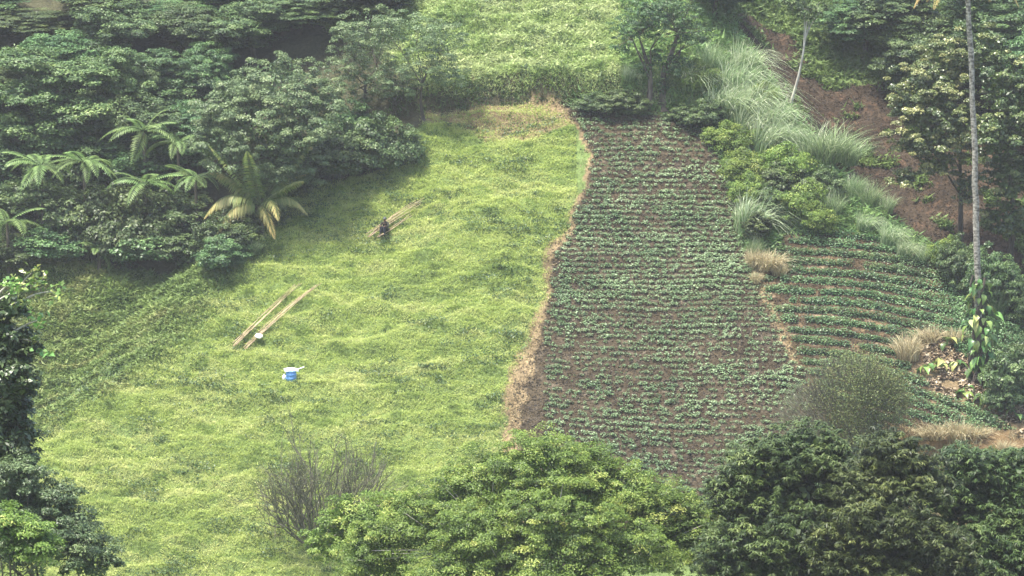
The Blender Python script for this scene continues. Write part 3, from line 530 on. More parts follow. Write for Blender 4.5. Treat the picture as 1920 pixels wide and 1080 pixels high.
# ------------------------------------------------------------------ tree ferns and palms
def frond_mesh(seed, L, npin, pl, pw, rise, fall, drooping, m, name='frond', tb=.5, tipt=.2, brown=0):
    rng = np.random.default_rng(seed); b = MB(); n = 14; s = np.linspace(0, 1, n)
    rp = np.stack([L * (s - .12 * s ** 3), 0 * s + .05 * L * rng.normal() * s ** 2, L * (rise * s - fall * s ** 2.2)], 1)
    b.add(*tube(rp, np.linspace(.028, .006, n), 4), .15)
    t = np.linspace(.12, .99, npin); Pn = np.stack([np.interp(t, s, rp[:, k]) for k in range(3)], 1); T = nrm(np.stack([np.gradient(Pn[:, k]) for k in range(3)], 1))
    side = nrm(np.cross(T, np.array([0, 0, 1.]))); up = np.cross(side, T); ln = pl * np.sin(np.clip(t * .93 + .12, 0, 1) * math.pi) ** .55 * (1 - .3 * t)
    for sg in (-1, 1):
        D = nrm(side * sg * 1.0 + T * .45 - np.array([0, 0, 1.]) * drooping * rng.uniform(.6, 1.3, npin)[:, None]); l = (ln * rng.uniform(.85, 1.1, npin))[:, None]
        mid = Pn + D * l * .55; tip = Pn + D * l - np.array([0, 0, 1.]) * l * drooping * .5; wv = T * pw * .5
        Q = np.stack([Pn - wv * .6, mid - wv, tip, mid + wv], 1); b.quads(Q, np.clip(tb + tipt * (t - .4) + brown * t ** 2 + rng.normal(0, .1, npin), 0, 1))
    return b.mesh(name, m)
FF = [frond_mesh(80 + k, 2.0, 19, .46, .085, r_, f_, dr, M['fern'], tb=.5) for k, (r_, f_, dr) in enumerate([(.45, .55, .15), (.35, .75, .25), (.65, .45, .12), (.2, .7, .35), (.5, .8, .2)])]
def tree_fern(px, pc, pbase, dy, nf, sc, label, rz, tilt=0.0):
    x, y, z = G(px, pbase); x, y = P(px, pbase, y + dy * .3)[0], y + dy * .3; z = float(height(x, y)); H = P(px, pc, y)[2] - z
    root = empty('tree_fern', (x, y, z)); tag(root, label, 'tree fern', 'tree ferns in the forest'); rng = np.random.default_rng(int(px) + 7)
    b = MB(); b.add(*tube(bez((0, 0, -.3), (.1, 0, H * .5), (0, 0, H + .05), 8), np.linspace(.13, .09, 8), 7)); b.build('trunk', M['bark'], root, True)
    for k in range(nf):
        o = bpy.data.objects.new('frond', FF[int(rng.integers(0, 5))]); col.objects.link(o); o.parent = root; o.location = (0, 0, H)
        o.rotation_euler = Euler((rng.normal(0, .18), rng.normal(0, .16) + tilt, rz + k * 2 * math.pi / nf + rng.normal(0, .12)), 'XYZ'); s = sc * 1.25 * rng.uniform(.8, 1.1); o.scale = (s, s, s)
for a in [(160, 303, 440, -2, 12, 1.1, 'tree fern with a bright yellow green heart in the middle of the fern group', .2), (80, 312, 440, -2, 11, 1.15, 'left half of the double tree fern reaching to the left edge', .9), (272, 245, 385, -2, 12, 1.15, 'highest tree fern below the layered trees', .5),
          (335, 268, 390, -2.5, 10, 1.0, 'tree fern against the left flank of the big round tree', 1.4), (275, 345, 465, -1.5, 9, 1.15, 'tree fern with drooping fronds above the forest foot', .1), (368, 332, 460, -2, 10, 1.0, 'small tree fern left of the young palm', .7),
          (15, 418, 500, -2.5, 10, 1.15, 'tree fern cut by the left edge at the forest foot', .3), (185, 468, 505, -1, 7, .75, 'smallest tree fern low at the gully edge', .4)]:
    tree_fern(*a)
PF = [frond_mesh(90 + k, 3.0, 50, .66, .075, r_, f_, dr, M['palm'], tb=tb, brown=br) for k, (r_, f_, dr, tb, br) in enumerate([(1.5, .35, .35, .28, 0), (1.0, .5, .55, .35, .1), (.75, 1.0, .8, .42, .35), (.45, 1.1, .9, .50, .5)])]
def palm(name, loc, H, r0, fr, label, bark, lean=(0, 0)):
    root = empty(name, loc); tag(root, label, 'palm'); b = MB(); n = 26; p = bez((0, 0, -.3), (lean[0] * .3, 0, H * .5), (lean[0], lean[1], H), n)
    rr = np.linspace(r0, r0 * .7, n) * (1 + .10 * (vnoise(np.arange(n) * .9, np.zeros(n), 5) - .5) * 2); p[1:-1] += np.random.default_rng(12).normal(size=(n - 2, 3)) * .03 * (H > 5); rr[0] *= 1.5; rr[1] *= 1.2; b.add(*tube(p, rr, 10)); b.build('trunk', M[bark], root, True)
    for (k, az, s, t) in fr:
        o = bpy.data.objects.new('frond', PF[k]); col.objects.link(o); o.parent = root; o.location = (lean[0], lean[1], H); o.rotation_euler = Euler((t, 0, az), 'XYZ'); s *= 1.3 if name == 'young_palm' else 1; o.scale = (s, s, s)
    return root
x, y, z = G(492, 425); y -= .6; z = float(height(x, y))
palm('young_palm', (x, y, z), P(492, 385, y)[2] - z, .16, [(0, 2.3, 1.05, 0), (0, .9, .95, .1), (0, 4.4, .85, 0), (1, .35, .9, -.3), (1, 3.0, 1.0, .3), (1, 2.7, 1.05, -.1), (2, 3.35, 1.05, .1), (3, 3.6, 1.0, 0), (2, 5.3, .8, 0), (3, 4.9, .8, .2), (1, 5.8, .85, -.2), (0, 1.7, 1.1, -.1), (2, .1, .85, 0), (0, .3, 1.0, .2), (1, 1.2, .95, .2), (0, 2.9, .9, -.2), (2, 2.9, .95, .3)],
     'young palm with yellowing arching fronds at the pasture corner', 'bark')
x, y, z = G(1836, 708); top = P(1812, -55, y)
palm('tall_palm', (x, y, z), top[2] - z, .205, [(1, .5, 1.2, 0), (2, 1.6, 1.2, 0), (2, 2.7, 1.25, 0), (3, 3.3, 1.25, .1), (3, 3.9, 1.2, 0), (2, 4.8, 1.2, 0), (1, 5.5, 1.2, 0), (3, 6.0, 1.2, -.1), (0, 1, 1, 0), (0, 3.5, 1, 0), (3, .9, 1.2, 0), (3, 2.2, 1.2, 0)],
     'tall palm with a bare grey ringed stem rising out of the top right', 'palmbark', (top[0] - x, 0))
PX, PY, PZ = x, y, z
# climbing vine with big leaves round the palm's foot
def big_leaf(seed, m='vine', L=.66, Wd=.44, tb=.55):
    rng = np.random.default_rng(seed); n = 7; s = np.linspace(0, 1, n); prof = np.array([.25, .85, 1.0, .85, .6, .3, 0.02]) * Wd / 2; b = MB()
    mid = np.stack([s * L, 0 * s, .10 * L * np.sin(s * 3) - .35 * L * s ** 2], 1); V = []
    for sg in (-1, 0, 1): V.append(mid + np.array([0, 1, 0]) * (sg * prof)[:, None] + np.array([0, 0, 1]) * (abs(sg) * prof * .35)[:, None])
    V = np.stack(V, 1).reshape(-1, 3); F = []
    for i in range(n - 1):
        for j in range(2): F.append((i * 3 + j, i * 3 + j + 1, i * 3 + j + 4, i * 3 + j + 3))
    b.add(V, F, np.clip(tb + .1 * rng.normal() + .12 * (np.arange(len(V)) % 3 == 1), 0, 1)); q, f = tube([(-.25, 0, -.12), (-.1, 0, 0), (0, 0, 0)], .012, 4); b.add(q, f, .6); return b.mesh('leaf', M[m], True)
VL = [big_leaf(100, tb=.15), big_leaf(101, tb=.35), big_leaf(102, tb=.55), big_leaf(103, tb=.8), big_leaf(104, tb=.98)]
vroot = empty('climbing_vine', (PX, PY, PZ)); tag(vroot, 'large leaved climbing vine wrapped around the foot of the tall palm stem', 'vine'); rng = np.random.default_rng(5)
vb = MB()
for k in range(11):
    a = rng.uniform(0, 2 * math.pi); h = np.linspace(-.1, rng.uniform(2.6, 6.0), 14); rr = .28 + .16 * np.sin(h * 2 + a) ** 2 + .26 * np.exp(-h * .7)
    vb.add(*tube(np.stack([rr * np.cos(a + h * .5) + (top[0] - x) * h / 40, rr * np.sin(a + h * .5), h], 1), .075, 5))
for k in range(26):
    a = rng.uniform(0, 2 * math.pi); h = rng.uniform(.5, 3.8); vb.add(*tube(bez((.4 * math.cos(a), .4 * math.sin(a), h), (.6 * math.cos(a), .6 * math.sin(a), h * .6), (.5 * math.cos(a), .5 * math.sin(a), -.1), 6), .014, 4))
vb.build('stem', M['bark'], vroot, True)
for k in range(92):
    h = rng.uniform(.3, 5.9); a = rng.uniform(math.pi * .95, 2.1 * math.pi); r_ = .38 + .5 * rng.random() * math.exp(-((h - 2.9) / 1.7) ** 2); o = bpy.data.objects.new('leaf', VL[int(rng.choice(5, p=[.3, .34, .25, .08, .03]))]); col.objects.link(o); o.parent = vroot
    o.location = (r_ * math.cos(a), r_ * math.sin(a), h); o.rotation_euler = Euler((rng.normal(0, .3), rng.uniform(.2, 1.25), a + rng.normal(0, .5)), 'XYZ'); s = rng.uniform(.6, 1.25); o.scale = (s, s, s)
# elephant ear plants and fallen leaves by the palm's foot
EG = 'elephant ear plants by the palm foot'
for k, (px, py, lab) in enumerate([(1808, 745, 'elephant ear plant with a bright leaf below the palm foot'), (1845, 760, 'elephant ear plant at the lower end of the leaf litter'), (1765, 695, 'dark leaved elephant ear plant in the middle of the litter'), (1735, 700, 'elephant ear plant at the left of the litter'), (1795, 690, 'elephant ear plant directly left of the palm foot'), (1905, 790, 'small elephant ear plant at the right end of the litter'), (1860, 735, 'elephant ear plant right below the palm foot'), (1775, 655, 'elephant ear plant at the top of the litter')]):
    x, y, z = G(px, py); root = empty('elephant_ear', (x, y, z)); tag(root, lab, 'plant', EG)
    for j in range(7 if k < 5 else 5):
        a = j * 2.4 + k; r_ = rng.uniform(.1, .28); h = rng.uniform(.25, .7); o = bpy.data.objects.new('leaf', VL[int(rng.choice(5, p=[.3, .3, .2, .12, .08]))]); col.objects.link(o); o.parent = root
        o.location = (r_ * math.cos(a), r_ * math.sin(a), h); o.rotation_euler = Euler((rng.normal(0, .25), rng.uniform(.1, .8), a), 'XYZ'); s = rng.uniform(.6, 1.05); o.scale = (s, s, s)
        q = MB(); q.add(*tube(bez((0, 0, -.05), (.02, 0, h * .6), (r_ * math.cos(a), r_ * math.sin(a), h), 5), .014, 4), .4); q.build('stalk', M['vine'], root)
x, y = visible_box(rng, 30000, 24, 33, 184, 198); jx, jy = jitter(x, y, .2); k = inside(LITTER, jx, jy) & (fbm(x / .9, y / .6, 88, 3) > .42); x, y = x[k][:2600], y[k][:2600]; c = np.stack([x, y, height(x, y) + rng.uniform(.02, .22, len(x))], 1)
mb = MB(); mb.quads(leafq(rng, c, np.array([0, -.2, 1.]) + .5 * rng.normal(size=c.shape), rng.uniform(.10, .42, len(c)), rng.uniform(.04, .26, len(c)), .2), np.clip(rng.normal(.45, .28, len(c)), 0, 1))
tag(mb.build('leaf_litter', M['litter']), 'pale brown fallen leaves and dead stalks spread around the palm foot', 'leaf litter', kind='stuff')
# leaning pale trunk on the brown slope
x, y, z = G(1480, 190); t3 = P(1512, 40, y)
big_tree('leaning_tree', 'thin pale trunked tree leaning at the top of the brown slope', 'tree', (x, y, z), [plobe(1520, 20, 40, 26, y), plobe(1490, 5, 30, 20, y)], 'bush', 45, 60, .15, .08, .3, .10, 66, 'palebark', top=t3)

# ------------------------------------------------------------------ crops
CP = []
for k in range(7):
    r_ = np.random.default_rng(200 + k); n = 34; b = MB(); a = r_.uniform(0, 2 * math.pi, n); rad = .17 * np.sqrt(r_.random(n)); c = np.stack([rad * np.cos(a), rad * np.sin(a) * .85, r_.uniform(.05, .22, n) - rad * .25], 1)
    b.quads(leafq(r_, c, np.array([0, 0, 1.]) + c * 1.8 + .35 * r_.normal(size=c.shape), r_.uniform(.065, .11, n), r_.uniform(.045, .075, n), .2), np.clip(r_.normal(.52, .17, n), 0, 1)); b.add(*tube([(0, 0, -.03), (0, 0, .12)], .008, 3), .1); CP.append((b, b.mesh('crop_plant', M['crop'])))
rng = np.random.default_rng(9); pl = []
for k in range(-6, 118):
    yy0 = 176 + k * .42; xs_ = np.arange(2, 17.5, .20); xs_ = xs_ + rng.normal(0, .06, len(xs_)); rs = -.085 * sm((206 - yy0) / 25) - .01
    yv = yy0 + rs * (xs_ - 8) * 1.0 + .15 * np.sin(xs_ / 3.1 + yy0 / 9) + rng.normal(0, .05, len(xs_)); pl.append(np.stack([xs_, yv], 1))
pl = np.concatenate(pl); jx, jy = jitter(pl[:, 0], pl[:, 1], .08); pl = pl[inside(FIELD, jx, jy) & ~inside(DRYEDGE, jx, jy)]
def prow(py): return G(1200, py)[1]
ya, yb, yc, yd_ = prow(450), prow(600), prow(220), prow(400)
dens = .80 + .25 * sm((pl[:, 1] - (yb - 1)) / 3) * (1 - sm((pl[:, 1] - ya) / 4)) - .06 * sm((yb - pl[:, 1]) / 5) + .9 * (fbm(pl[:, 0] / 1.6, pl[:, 1] / .8, 301, 3) - .5) + .12 * sm((pl[:, 0] - 9) / 4) * sm((pl[:, 1] - yb) / 4)
pl = pl[rng.random(len(pl)) < dens]; size = np.clip(1.0 + .95 * (fbm(pl[:, 0] / 2.0, pl[:, 1] / 1.1, 311, 2) - .5) + rng.normal(0, .2, len(pl)) + .18 * sm((pl[:, 1] - yb) / 3) * (1 - sm((pl[:, 1] - ya) / 5)), .35, 1.35)
o_ = np.argsort(pl[:, 1]); pl, size = pl[o_], size[o_]; pz = height(pl[:, 0], pl[:, 1])
vis = np.array([yy > G(960 + xx / yy * FPX, 900)[1] - 2.2 if i < 900 else True for i, (xx, yy) in enumerate(pl)])
pl, size, pz = pl[vis], size[vis], pz[vis]
for k in range(300):
    o = bpy.data.objects.new('crop_plant', CP[k % 7][1]); col.objects.link(o); o.location = (pl[k, 0], pl[k, 1], pz[k]); o.rotation_euler = (0, 0, rng.uniform(0, 6.28)); s = size[k]; o.scale = (s, s, s)
    tag(o, 'low leafy young crop plant in the nearest rows of the brown field', 'crop plant', 'crop plants in the nearest rows of the field')
mb = MB(); patch = fbm(pl[:, 0] / 2.2, pl[:, 1] / 1.3, 321, 3)
for k in range(300, len(pl)):
    b = CP[k % 7][0]; a = rng.uniform(0, 6.28); ca_, sa_ = math.cos(a), math.sin(a); s = size[k]; V = np.concatenate(b.V)
    V = np.stack([V[:, 0] * ca_ - V[:, 1] * sa_, V[:, 0] * sa_ + V[:, 1] * ca_, V[:, 2]], 1) * s + np.array([pl[k, 0], pl[k, 1], pz[k]])
    nq = len(b.V[0]); mb.add(V[:nq], b.F[0], np.clip(b.T[0] + .9 * (patch[k] - .5), 0, 1))
tag(mb.build('crop_rows', M['crop']), 'rows of young leafy crop plants covering the rest of the brown field', 'crops', kind='stuff')
# the ridged plot on the right: each planted ridge is a thing
rowc = 0; names = ['first', 'second', 'third', 'fourth', 'fifth', 'sixth', 'seventh', 'eighth', 'ninth', 'tenth', 'eleventh', 'twelfth', 'thirteenth', 'fourteenth', 'fifteenth', 'sixteenth', 'seventeenth', 'eighteenth', 'nineteenth', 'twentieth', 'twenty first', 'twenty second', 'twenty third', 'twenty fourth', 'twenty fifth', 'twenty sixth', 'twenty seventh', 'twenty eighth']
wv = lambda u, s: fbm(np.array([u / 1.3]), np.array([s * 3.7]), 401, 2)[0] - .5
y0 = 437.0
while y0 < 790 and rowc < 28:
    pts = []
    for px in np.arange(1425, 1990, 9):
        d_ = max(px - 1520, 0); py = y0 + .05 * (px - 1450) + d_ ** 2 * (.00022 + max(y0 - 440, 0) * 1.7e-6)
        if py < 820: pts.append(G(px, py)[:2])
    if len(pts) < 3: break
    pts = np.array(pts); seg = np.concatenate([[0], np.cumsum(np.linalg.norm(np.diff(pts, axis=0), axis=1))]); n = int(seg[-1] * 330); u = rng.uniform(0, seg[-1], n)
    cx = np.interp(u, seg, pts[:, 0]); cyy = np.interp(u, seg, pts[:, 1]); ok = inside(TPLOT, *jitter(cx, cyy, .12)) & ~inside(LITTER, cx, cyy)
    gap = fbm(u / .8, np.full(n, rowc * 5.3), 411, 2); eastn = sm((cx - 21 - 0 * cyy) / 6); amp = .75 + .8 * (fbm(u / .55, np.full(n, rowc * 3.1), 421, 2) - .5) + .5 * eastn
    ok &= gap + .5 * eastn + rng.normal(0, .03, n) > .27
    if ok.sum() > 60:
        cx, cyy, amp, u = cx[ok], cyy[ok], amp[ok], u[ok]; n = len(cx); off = rng.normal(0, .10, n) * amp; hgt = rng.random(n) * .46 * amp * np.exp(-(off / .26) ** 2)
        c = np.stack([cx + rng.normal(0, .05, n), cyy + off, height(cx, cyy + off) + .03 + hgt], 1); N_ = np.stack([rng.normal(0, .35, n), off * 2.2 + rng.normal(0, .35, n) - .15, np.ones(n)], 1)
        b = MB(); o0 = np.array([cx.mean(), cyy.mean(), c[:, 2].min()]); b.quads(leafq(rng, c - o0, N_, rng.uniform(.08, .14, n), rng.uniform(.055, .095, n), .2), np.clip(.42 + rng.normal(0, .15, n) + .7 * (fbm(u / .5, u * 0 + rowc, 431, 2) - .5), 0, 1))
        tag(b.build('crop_ridge', M['rowcrop'], loc=o0), names[rowc] + ' planted ridge counted from the top of the plot on the right', 'crop row', 'planted ridges of the plot on the right'); rowc += 1
    y0 += 17.5 + .010 * (y0 - 440)
x, y = visible_box(rng, 60000, 26, 36, 184, 208); k = (x > 0.128 * y + .3) & ~inside(LITTER, x, y) & (x < np.interp(y, VY, VX) + 1.0) & ~inside(BANKLOW, x, y); x, y = x[k], y[k]
c = np.stack([x, y, height(x, y) + rng.random(len(x)) * .45 * fbm(x / .8, y / .5, 501, 2)], 1); mb = MB(); mb.quads(leafq(rng, c, np.array([0, -.1, 1.]) + .4 * rng.normal(size=c.shape), rng.uniform(.1, .2, len(x)), rng.uniform(.07, .12, len(x)), .2), np.clip(.55 + rng.normal(0, .16, len(x)), 0, 1))
tag(mb.build('dense_vine_crop', M['rowcrop']), 'dense green vine crop closing over the soil at the right edge', 'crops', kind='stuff')

# ------------------------------------------------------------------ foreground trees
def gz(x, y): return float(height(x, y))
Yf = 122.0; c0 = P(1010, 900, Yf)
big_tree('feathery_tree', 'broad bright green tree with feathery leaves at the bottom centre', 'tree', (c0[0], Yf, gz(c0[0], Yf)),
 [plobe(1010, 885, 105, 78, Yf - .5), plobe(930, 905, 95, 70, Yf), plobe(1100, 905, 75, 72, Yf), plobe(1180, 935, 75, 66, Yf - .3), plobe(1245, 975, 65, 80, Yf), plobe(1310, 1020, 70, 80, Yf), plobe(860, 950, 85, 68, Yf - .3), plobe(780, 985, 75, 66, Yf), plobe(1050, 975, 120, 80, Yf - 2.4), plobe(900, 1010, 100, 75, Yf - 2.4), plobe(1180, 1030, 100, 70, Yf - 2), plobe(700, 1040, 70, 70, Yf), plobe(1040, 1060, 130, 75, Yf - 3), plobe(880, 1080, 120, 60, Yf - 3)],
 'bright', 2300, 115, .095, .045, .33, .38, 301, 'palebark', nlimb=90, tvar=.18)
c0 = P(655, 960, 126)
big_tree('feathery_sapling', 'small bright green tree at the foot of the bare shrub', 'tree', (c0[0], 126, gz(c0[0], 126)), [plobe(650, 965, 42, 40, 126), plobe(700, 985, 55, 60, 126), plobe(620, 1010, 50, 50, 126), plobe(760, 960, 55, 42, 127)], 'bright', 150, 130, .10, .055, .34, .13, 302, tbase=.5)
MG = 'dark lance leaved trees at the bottom right'
for (nm, lb, Y_, lob, sd, n_c) in [
 ('dark round lance leaved tree left of the bottom right group', 'a', 120.0, [(1500, 850, 85, 50), (1420, 890, 75, 55), (1560, 870, 60, 48), (1380, 950, 60, 60), (1480, 940, 110, 70), (1570, 940, 60, 55), (1400, 1040, 100, 70), (1540, 1050, 100, 70), (1480, 1000, 110, 60)], 311, 420),
 ('lance leaved tree with a pointed top in the middle of the bottom right group', 'b', 118.0, [(1680, 860, 60, 46), (1640, 915, 85, 55), (1720, 910, 70, 55), (1660, 985, 100, 60), (1720, 1040, 100, 70), (1610, 1050, 90, 70), (1680, 1090, 120, 60)], 312, 360),
 ('dark lance leaved tree in the bottom right corner', 'c', 121.0, [(1820, 875, 75, 42), (1900, 900, 80, 48), (1790, 930, 85, 55), (1880, 970, 110, 65), (1820, 1040, 120, 70), (1950, 1040, 90, 80), (1880, 1090, 120, 60)], 313, 400)]:
    lo = [plobe(a_, b_, c_, d_, Y_ - (1.5 if b_ > 980 else 0)) for a_, b_, c_, d_ in lob]; c0 = lo[0]
    big_tree('lance_leaved_tree', nm, 'tree', (c0[0], Y_, gz(c0[0], Y_)), lo, 'mango', int(n_c * 1.25), 150, .22, .05, .40, .3, sd, lance=True, droop=.25, group=MG, tbase=.42, tvar=.2)
# left edge: big leaved tree with white limbs, darker tree below
Yf = 112.0; c0 = P(-40, 900, Yf); rt, _ = big_tree('white_limbed_tree', 'big leaved tree with pale limbs reaching in from the left edge', 'tree', (c0[0], Yf, gz(c0[0], Yf)),
 [plobe(20, 650, 45, 45, Yf), plobe(5, 580, 45, 24, Yf), plobe(25, 710, 42, 55, Yf - .6), plobe(10, 780, 50, 50, Yf), plobe(28, 835, 42, 45, Yf - .4), plobe(-40, 650, 60, 90, Yf), plobe(-40, 800, 80, 90, Yf), plobe(20, 890, 60, 50, Yf), plobe(0, 950, 80, 60, Yf)], 'whitelimb', 420, 60, .19, .12, .32, .25, 321, 'palebark', low=-.8, tbase=.3, tvar=.2)
mb = MB(); r3 = np.random.default_rng(8); tw = MB()
kk = 0
for (p_, q_, n_l) in [((-40, 590), (36, 543), 30), ((36, 543), (60, 512), 26), ((36, 543), (82, 530), 26), ((-20, 600), (35, 566), 22), ((50, 560), (100, 548), 24), ((0, 640), (72, 600), 26), ((20, 680), (80, 660), 26), ((60, 540), (60, 525), 20), ((-10, 560), (25, 530), 30), ((20, 640), (60, 640), 22)]:
    a_ = np.array(P(*p_, Yf)); b_2 = np.array(P(*q_, Yf - .3)); tw.add(*tube(bez(a_, (a_ + b_2) / 2 + np.array([0, 0, .15]), b_2, 6) - np.array(rt.location), np.linspace(.045, .02, 6), 5))
    mb = MB(); c = b_2 + r3.normal(size=(n_l, 3)) * np.array([.22, .2, .13]) - np.array(rt.location); mb.quads(leafq(r3, c, np.array([-.2, 0, 1.]) + .6 * r3.normal(size=c.shape), r3.uniform(.16, .3, n_l), r3.uniform(.10, .17, n_l), .25), np.clip(r3.normal(.6, .2, n_l), 0, 1)); mb.build('leaf_spray', M['vine'], rt)
tw.build('limb', M['palebark'], rt, True)
c0 = P(60, 950, 110); big_tree('dark_shrubby_tree', 'dark shrubby tree in the bottom left corner', 'tree', (c0[0], 110, gz(c0[0], 110)), [plobe(40, 895, 60, 40, 110), plobe(100, 940, 60, 38, 110), plobe(0, 960, 70, 60, 110), plobe(140, 985, 45, 40, 110), plobe(60, 1020, 120, 60, 109), plobe(170, 1050, 60, 50, 110)], 'grey', 300, 110, .12, .055, .32, .2, 331, tbase=.28, low=-.5)
c0 = P(20, 985, 106); big_tree('bright_corner_bush', 'bright leaved bush at the very bottom left', 'bush', (c0[0], 106, gz(c0[0], 106)), [plobe(10, 985, 50, 40, 106), plobe(60, 1020, 60, 45, 106)], 'bright', 70, 110, .12, .06, .3, .1, 332, tbase=.4)

# ------------------------------------------------------------------ bare shrubs
def branch(mb, rng, p, d, L, r, lev, tips, last=4):
    n = 4; q = [p]; dd = d.copy()
    for i in range(n): dd = nrm(dd + rng.normal(size=3) * .10 + np.array([0, 0, .035])); q.append(q[-1] + dd * L / n)
    mb.add(*tube(np.array(q), np.linspace(r, r * .55, n + 1), 3 if lev > 1 else 5), .5)
    if lev >= last: tips.append(q[-1]); return
    for k in range(int(rng.integers(3, 5))):
        s = rng.uniform(.35, 1.0); j = s * n; i = min(int(j), n - 1); st = q[i] + (q[i + 1] - q[i]) * (j - i)
        branch(mb, rng, st, nrm(dd + rng.normal(size=3) * .42 + np.array([0, 0, .15])), L * rng.uniform(.5, .75), r * (.52 if last == 4 else .58), lev + 1, tips, last)
def bare(name, label, px, py, H, spread, seed, stems, r0, leaves=None, cat='shrub', last=4):
    x, y, z = G(px, py); root = empty(name, (x, y, z)); tag(root, label, cat); rng = np.random.default_rng(seed); b = MB(); tips = []
    for k in range(stems):
        a = rng.uniform(0, 6.28); s = spread * rng.uniform(.3, 1); branch(b, rng, np.array([.3 * math.cos(a), .3 * math.sin(a), -.2]), nrm(np.array([s * math.cos(a), s * math.sin(a) * .7, 1.])), H * rng.uniform(.36, .5), r0, 0, tips, last)
    b.build('branches', M['twig'], root); tips = np.array(tips)
    if leaves:
        n, m, L, W, sel = leaves; tips = tips[sel(tips)] if sel else tips; c = tips[rng.integers(0, len(tips), n)] + rng.normal(size=(n, 3)) * .16; b = MB()
        b.quads(leafq(rng, c, np.array([0, 0, .8]) + .6 * rng.normal(size=c.shape), rng.uniform(.6, 1.3, n) * L, rng.uniform(.7, 1.2, n) * W), np.clip(rng.normal(.5, .2, n), 0, 1)); b.build('leaves', M[m], root)
    return root
bare('bare_shrub', 'leafless many stemmed grey shrub at the bottom left of centre', 592, 1015, 7.6, 1.3, 401, 30, .06, (3200, 'olive', .09, .05, None), last=3)
x, y, z = G(1592, 872); hl = [plobe(1595, 745, 105, 92, y - .5), plobe(1520, 785, 78, 80, y), plobe(1650, 770, 66, 85, y - .3), plobe(1590, 820, 100, 50, y - .8)]
hr, _ = big_tree('half_bare_tree', 'rounded half bare tree with grey twigs on its left and olive leaves', 'tree', (x, y, z), hl, 'olive', 60, 10, .09, .05, .3, .16, 402, 'twig', top=P(1595, 810, y), nlimb=40, inner=0)
rng = np.random.default_rng(402); hq = np.array(hl); hq[:, :3] -= np.array(hr.location); tw = MB(); lv = MB(); hc = np.array([hq[:, 0].mean(), hq[:, 1].mean(), hq[:, 2].min() - 1.0])
for k in range(4600):
    l = hq[rng.choice(4, p=[.38, .22, .2, .2])]; d = nrm(rng.normal(size=3)); d[2] = abs(d[2]) if rng.random() < .6 else d[2]; e = l[:3] + d * l[3:] * rng.uniform(.6, 1.03); o = nrm(e - hc + rng.normal(size=3) * .7); st = e - o * rng.uniform(.35, .9)
    tw.add(*tube(bez(st, (st + e) / 2 + rng.normal(size=3) * .05, e, 3), np.array([.014, .010, .006]), 3))
    pf = np.clip((e[0] + 1.8 + rng.normal() * .6) / 1.6, .04, 1)
    if rng.random() < pf:
        m_ = int(rng.integers(4, 11)); c = e + rng.normal(size=(m_, 3)) * .15; lv.quads(leafq(rng, c, np.array([0, 0, .8]) + .6 * rng.normal(size=c.shape), rng.uniform(.07, .15, m_), rng.uniform(.04, .08, m_)), np.clip(rng.normal(.5, .2, m_), 0, 1))
tw.build('twigs', M['twig'], hr); lv.build('leaves', M['olive'], hr)

# ------------------------------------------------------------------ things left on the pasture
def pole(p, q, r, group, label, off, seed, bow=.0):
    rng = np.random.default_rng(seed); a = np.array(G(*p)); b = np.array(G(*q)); n = 16; s = np.linspace(0, 1, n)[:, None]; side = nrm(np.array([-(b - a)[1], (b - a)[0], 0]))
    pts = a + (b - a) * s + side * (off * (1 - .0 * s) + bow * np.sin(s * math.pi)); gh = height(pts[:, 0], pts[:, 1]); lin = np.polyval(np.polyfit(s[:, 0], gh, 2), s[:, 0])
    pts[:, 2] = lin + max(0, float((gh - lin).max())) * .8 + .16 + (.17 if seed < 27 else 0) + .05 * rng.random(); o = pts[0].copy(); nodes = r * (1 - .55 * s[:, 0]) * (1 + .18 * (np.arange(n) % 2))
    m = MB(); m.add(*tube(pts - o, nodes, 6)); return tag(m.build('bamboo_pole', M['bamboo'], None, True, o), label, 'pole', group)
PL = [
 ('poles under the seated person', 'dry cane pole in the upper bundle on which the person sits', [((686, 456), (786, 376)), ((690, 457), (793, 374)), ((692, 453), (788, 385)), ((700, 450), (781, 380)), ((695, 455), (792, 381)), ((688, 453), (775, 388))], 7),
 ('poles just below the seated person', 'dry cane pole of the short lower strand beside the seated person', [((706, 458), (768, 410)), ((711, 457), (772, 413)), ((709, 459), (760, 418))], 17),
 ('poles of the left hand bundle', 'dry cane pole in the left of the two lower bundles', [((434, 656), (550, 548)), ((436, 657), (560, 546)), ((440, 655), (566, 543)), ((437, 654), (548, 560)), ((442, 654), (556, 552))], 27),
 ('poles of the bundle under the white sack', 'dry cane pole in the lower right bundle under the white sack', [((455, 656), (596, 546)), ((459, 657), (590, 550)), ((461, 655), (602, 543)), ((463, 656), (594, 552)), ((458, 655), (585, 558)), ((466, 652), (598, 550))], 37)]
for g, lab, prs, sd in PL:
    for i, (p, q) in enumerate(prs): pole(p, q, .021, g, lab, .05 * (i - len(prs) / 2), sd + i, .12 * math.sin(i * 2.1 + sd))
M['blue'] = plain_mat('blue_plastic', (.13, .30, .66), .4); M['white'] = plain_mat('white_plastic', (.78, .80, .78), .5); M['sack'] = plain_mat('white_sacking', (.80, .78, .74), .8, .15)
def lathe(mb, prof, n=24, T=.5):
    prof = np.array(prof, float); a = np.arange(n) * 2 * math.pi / n; V = np.stack([prof[:, 0][:, None] * np.cos(a), prof[:, 0][:, None] * np.sin(a), np.repeat(prof[:, 1][:, None], n, 1)], -1).reshape(-1, 3)
    i = np.arange(len(prof) - 1)[:, None] * n; j = np.arange(n)[None]; k = (np.arange(n) + 1) % n; mb.add(V, np.stack([i + j, i + k[None], i + n + k[None], i + n + j], -1).reshape(-1, 4), T)
x, y, z = G(546, 709); root = empty('blue_drum', (x, y, z - .03)); tag(root, 'blue plastic drum standing in the pasture under a white board', 'drum')
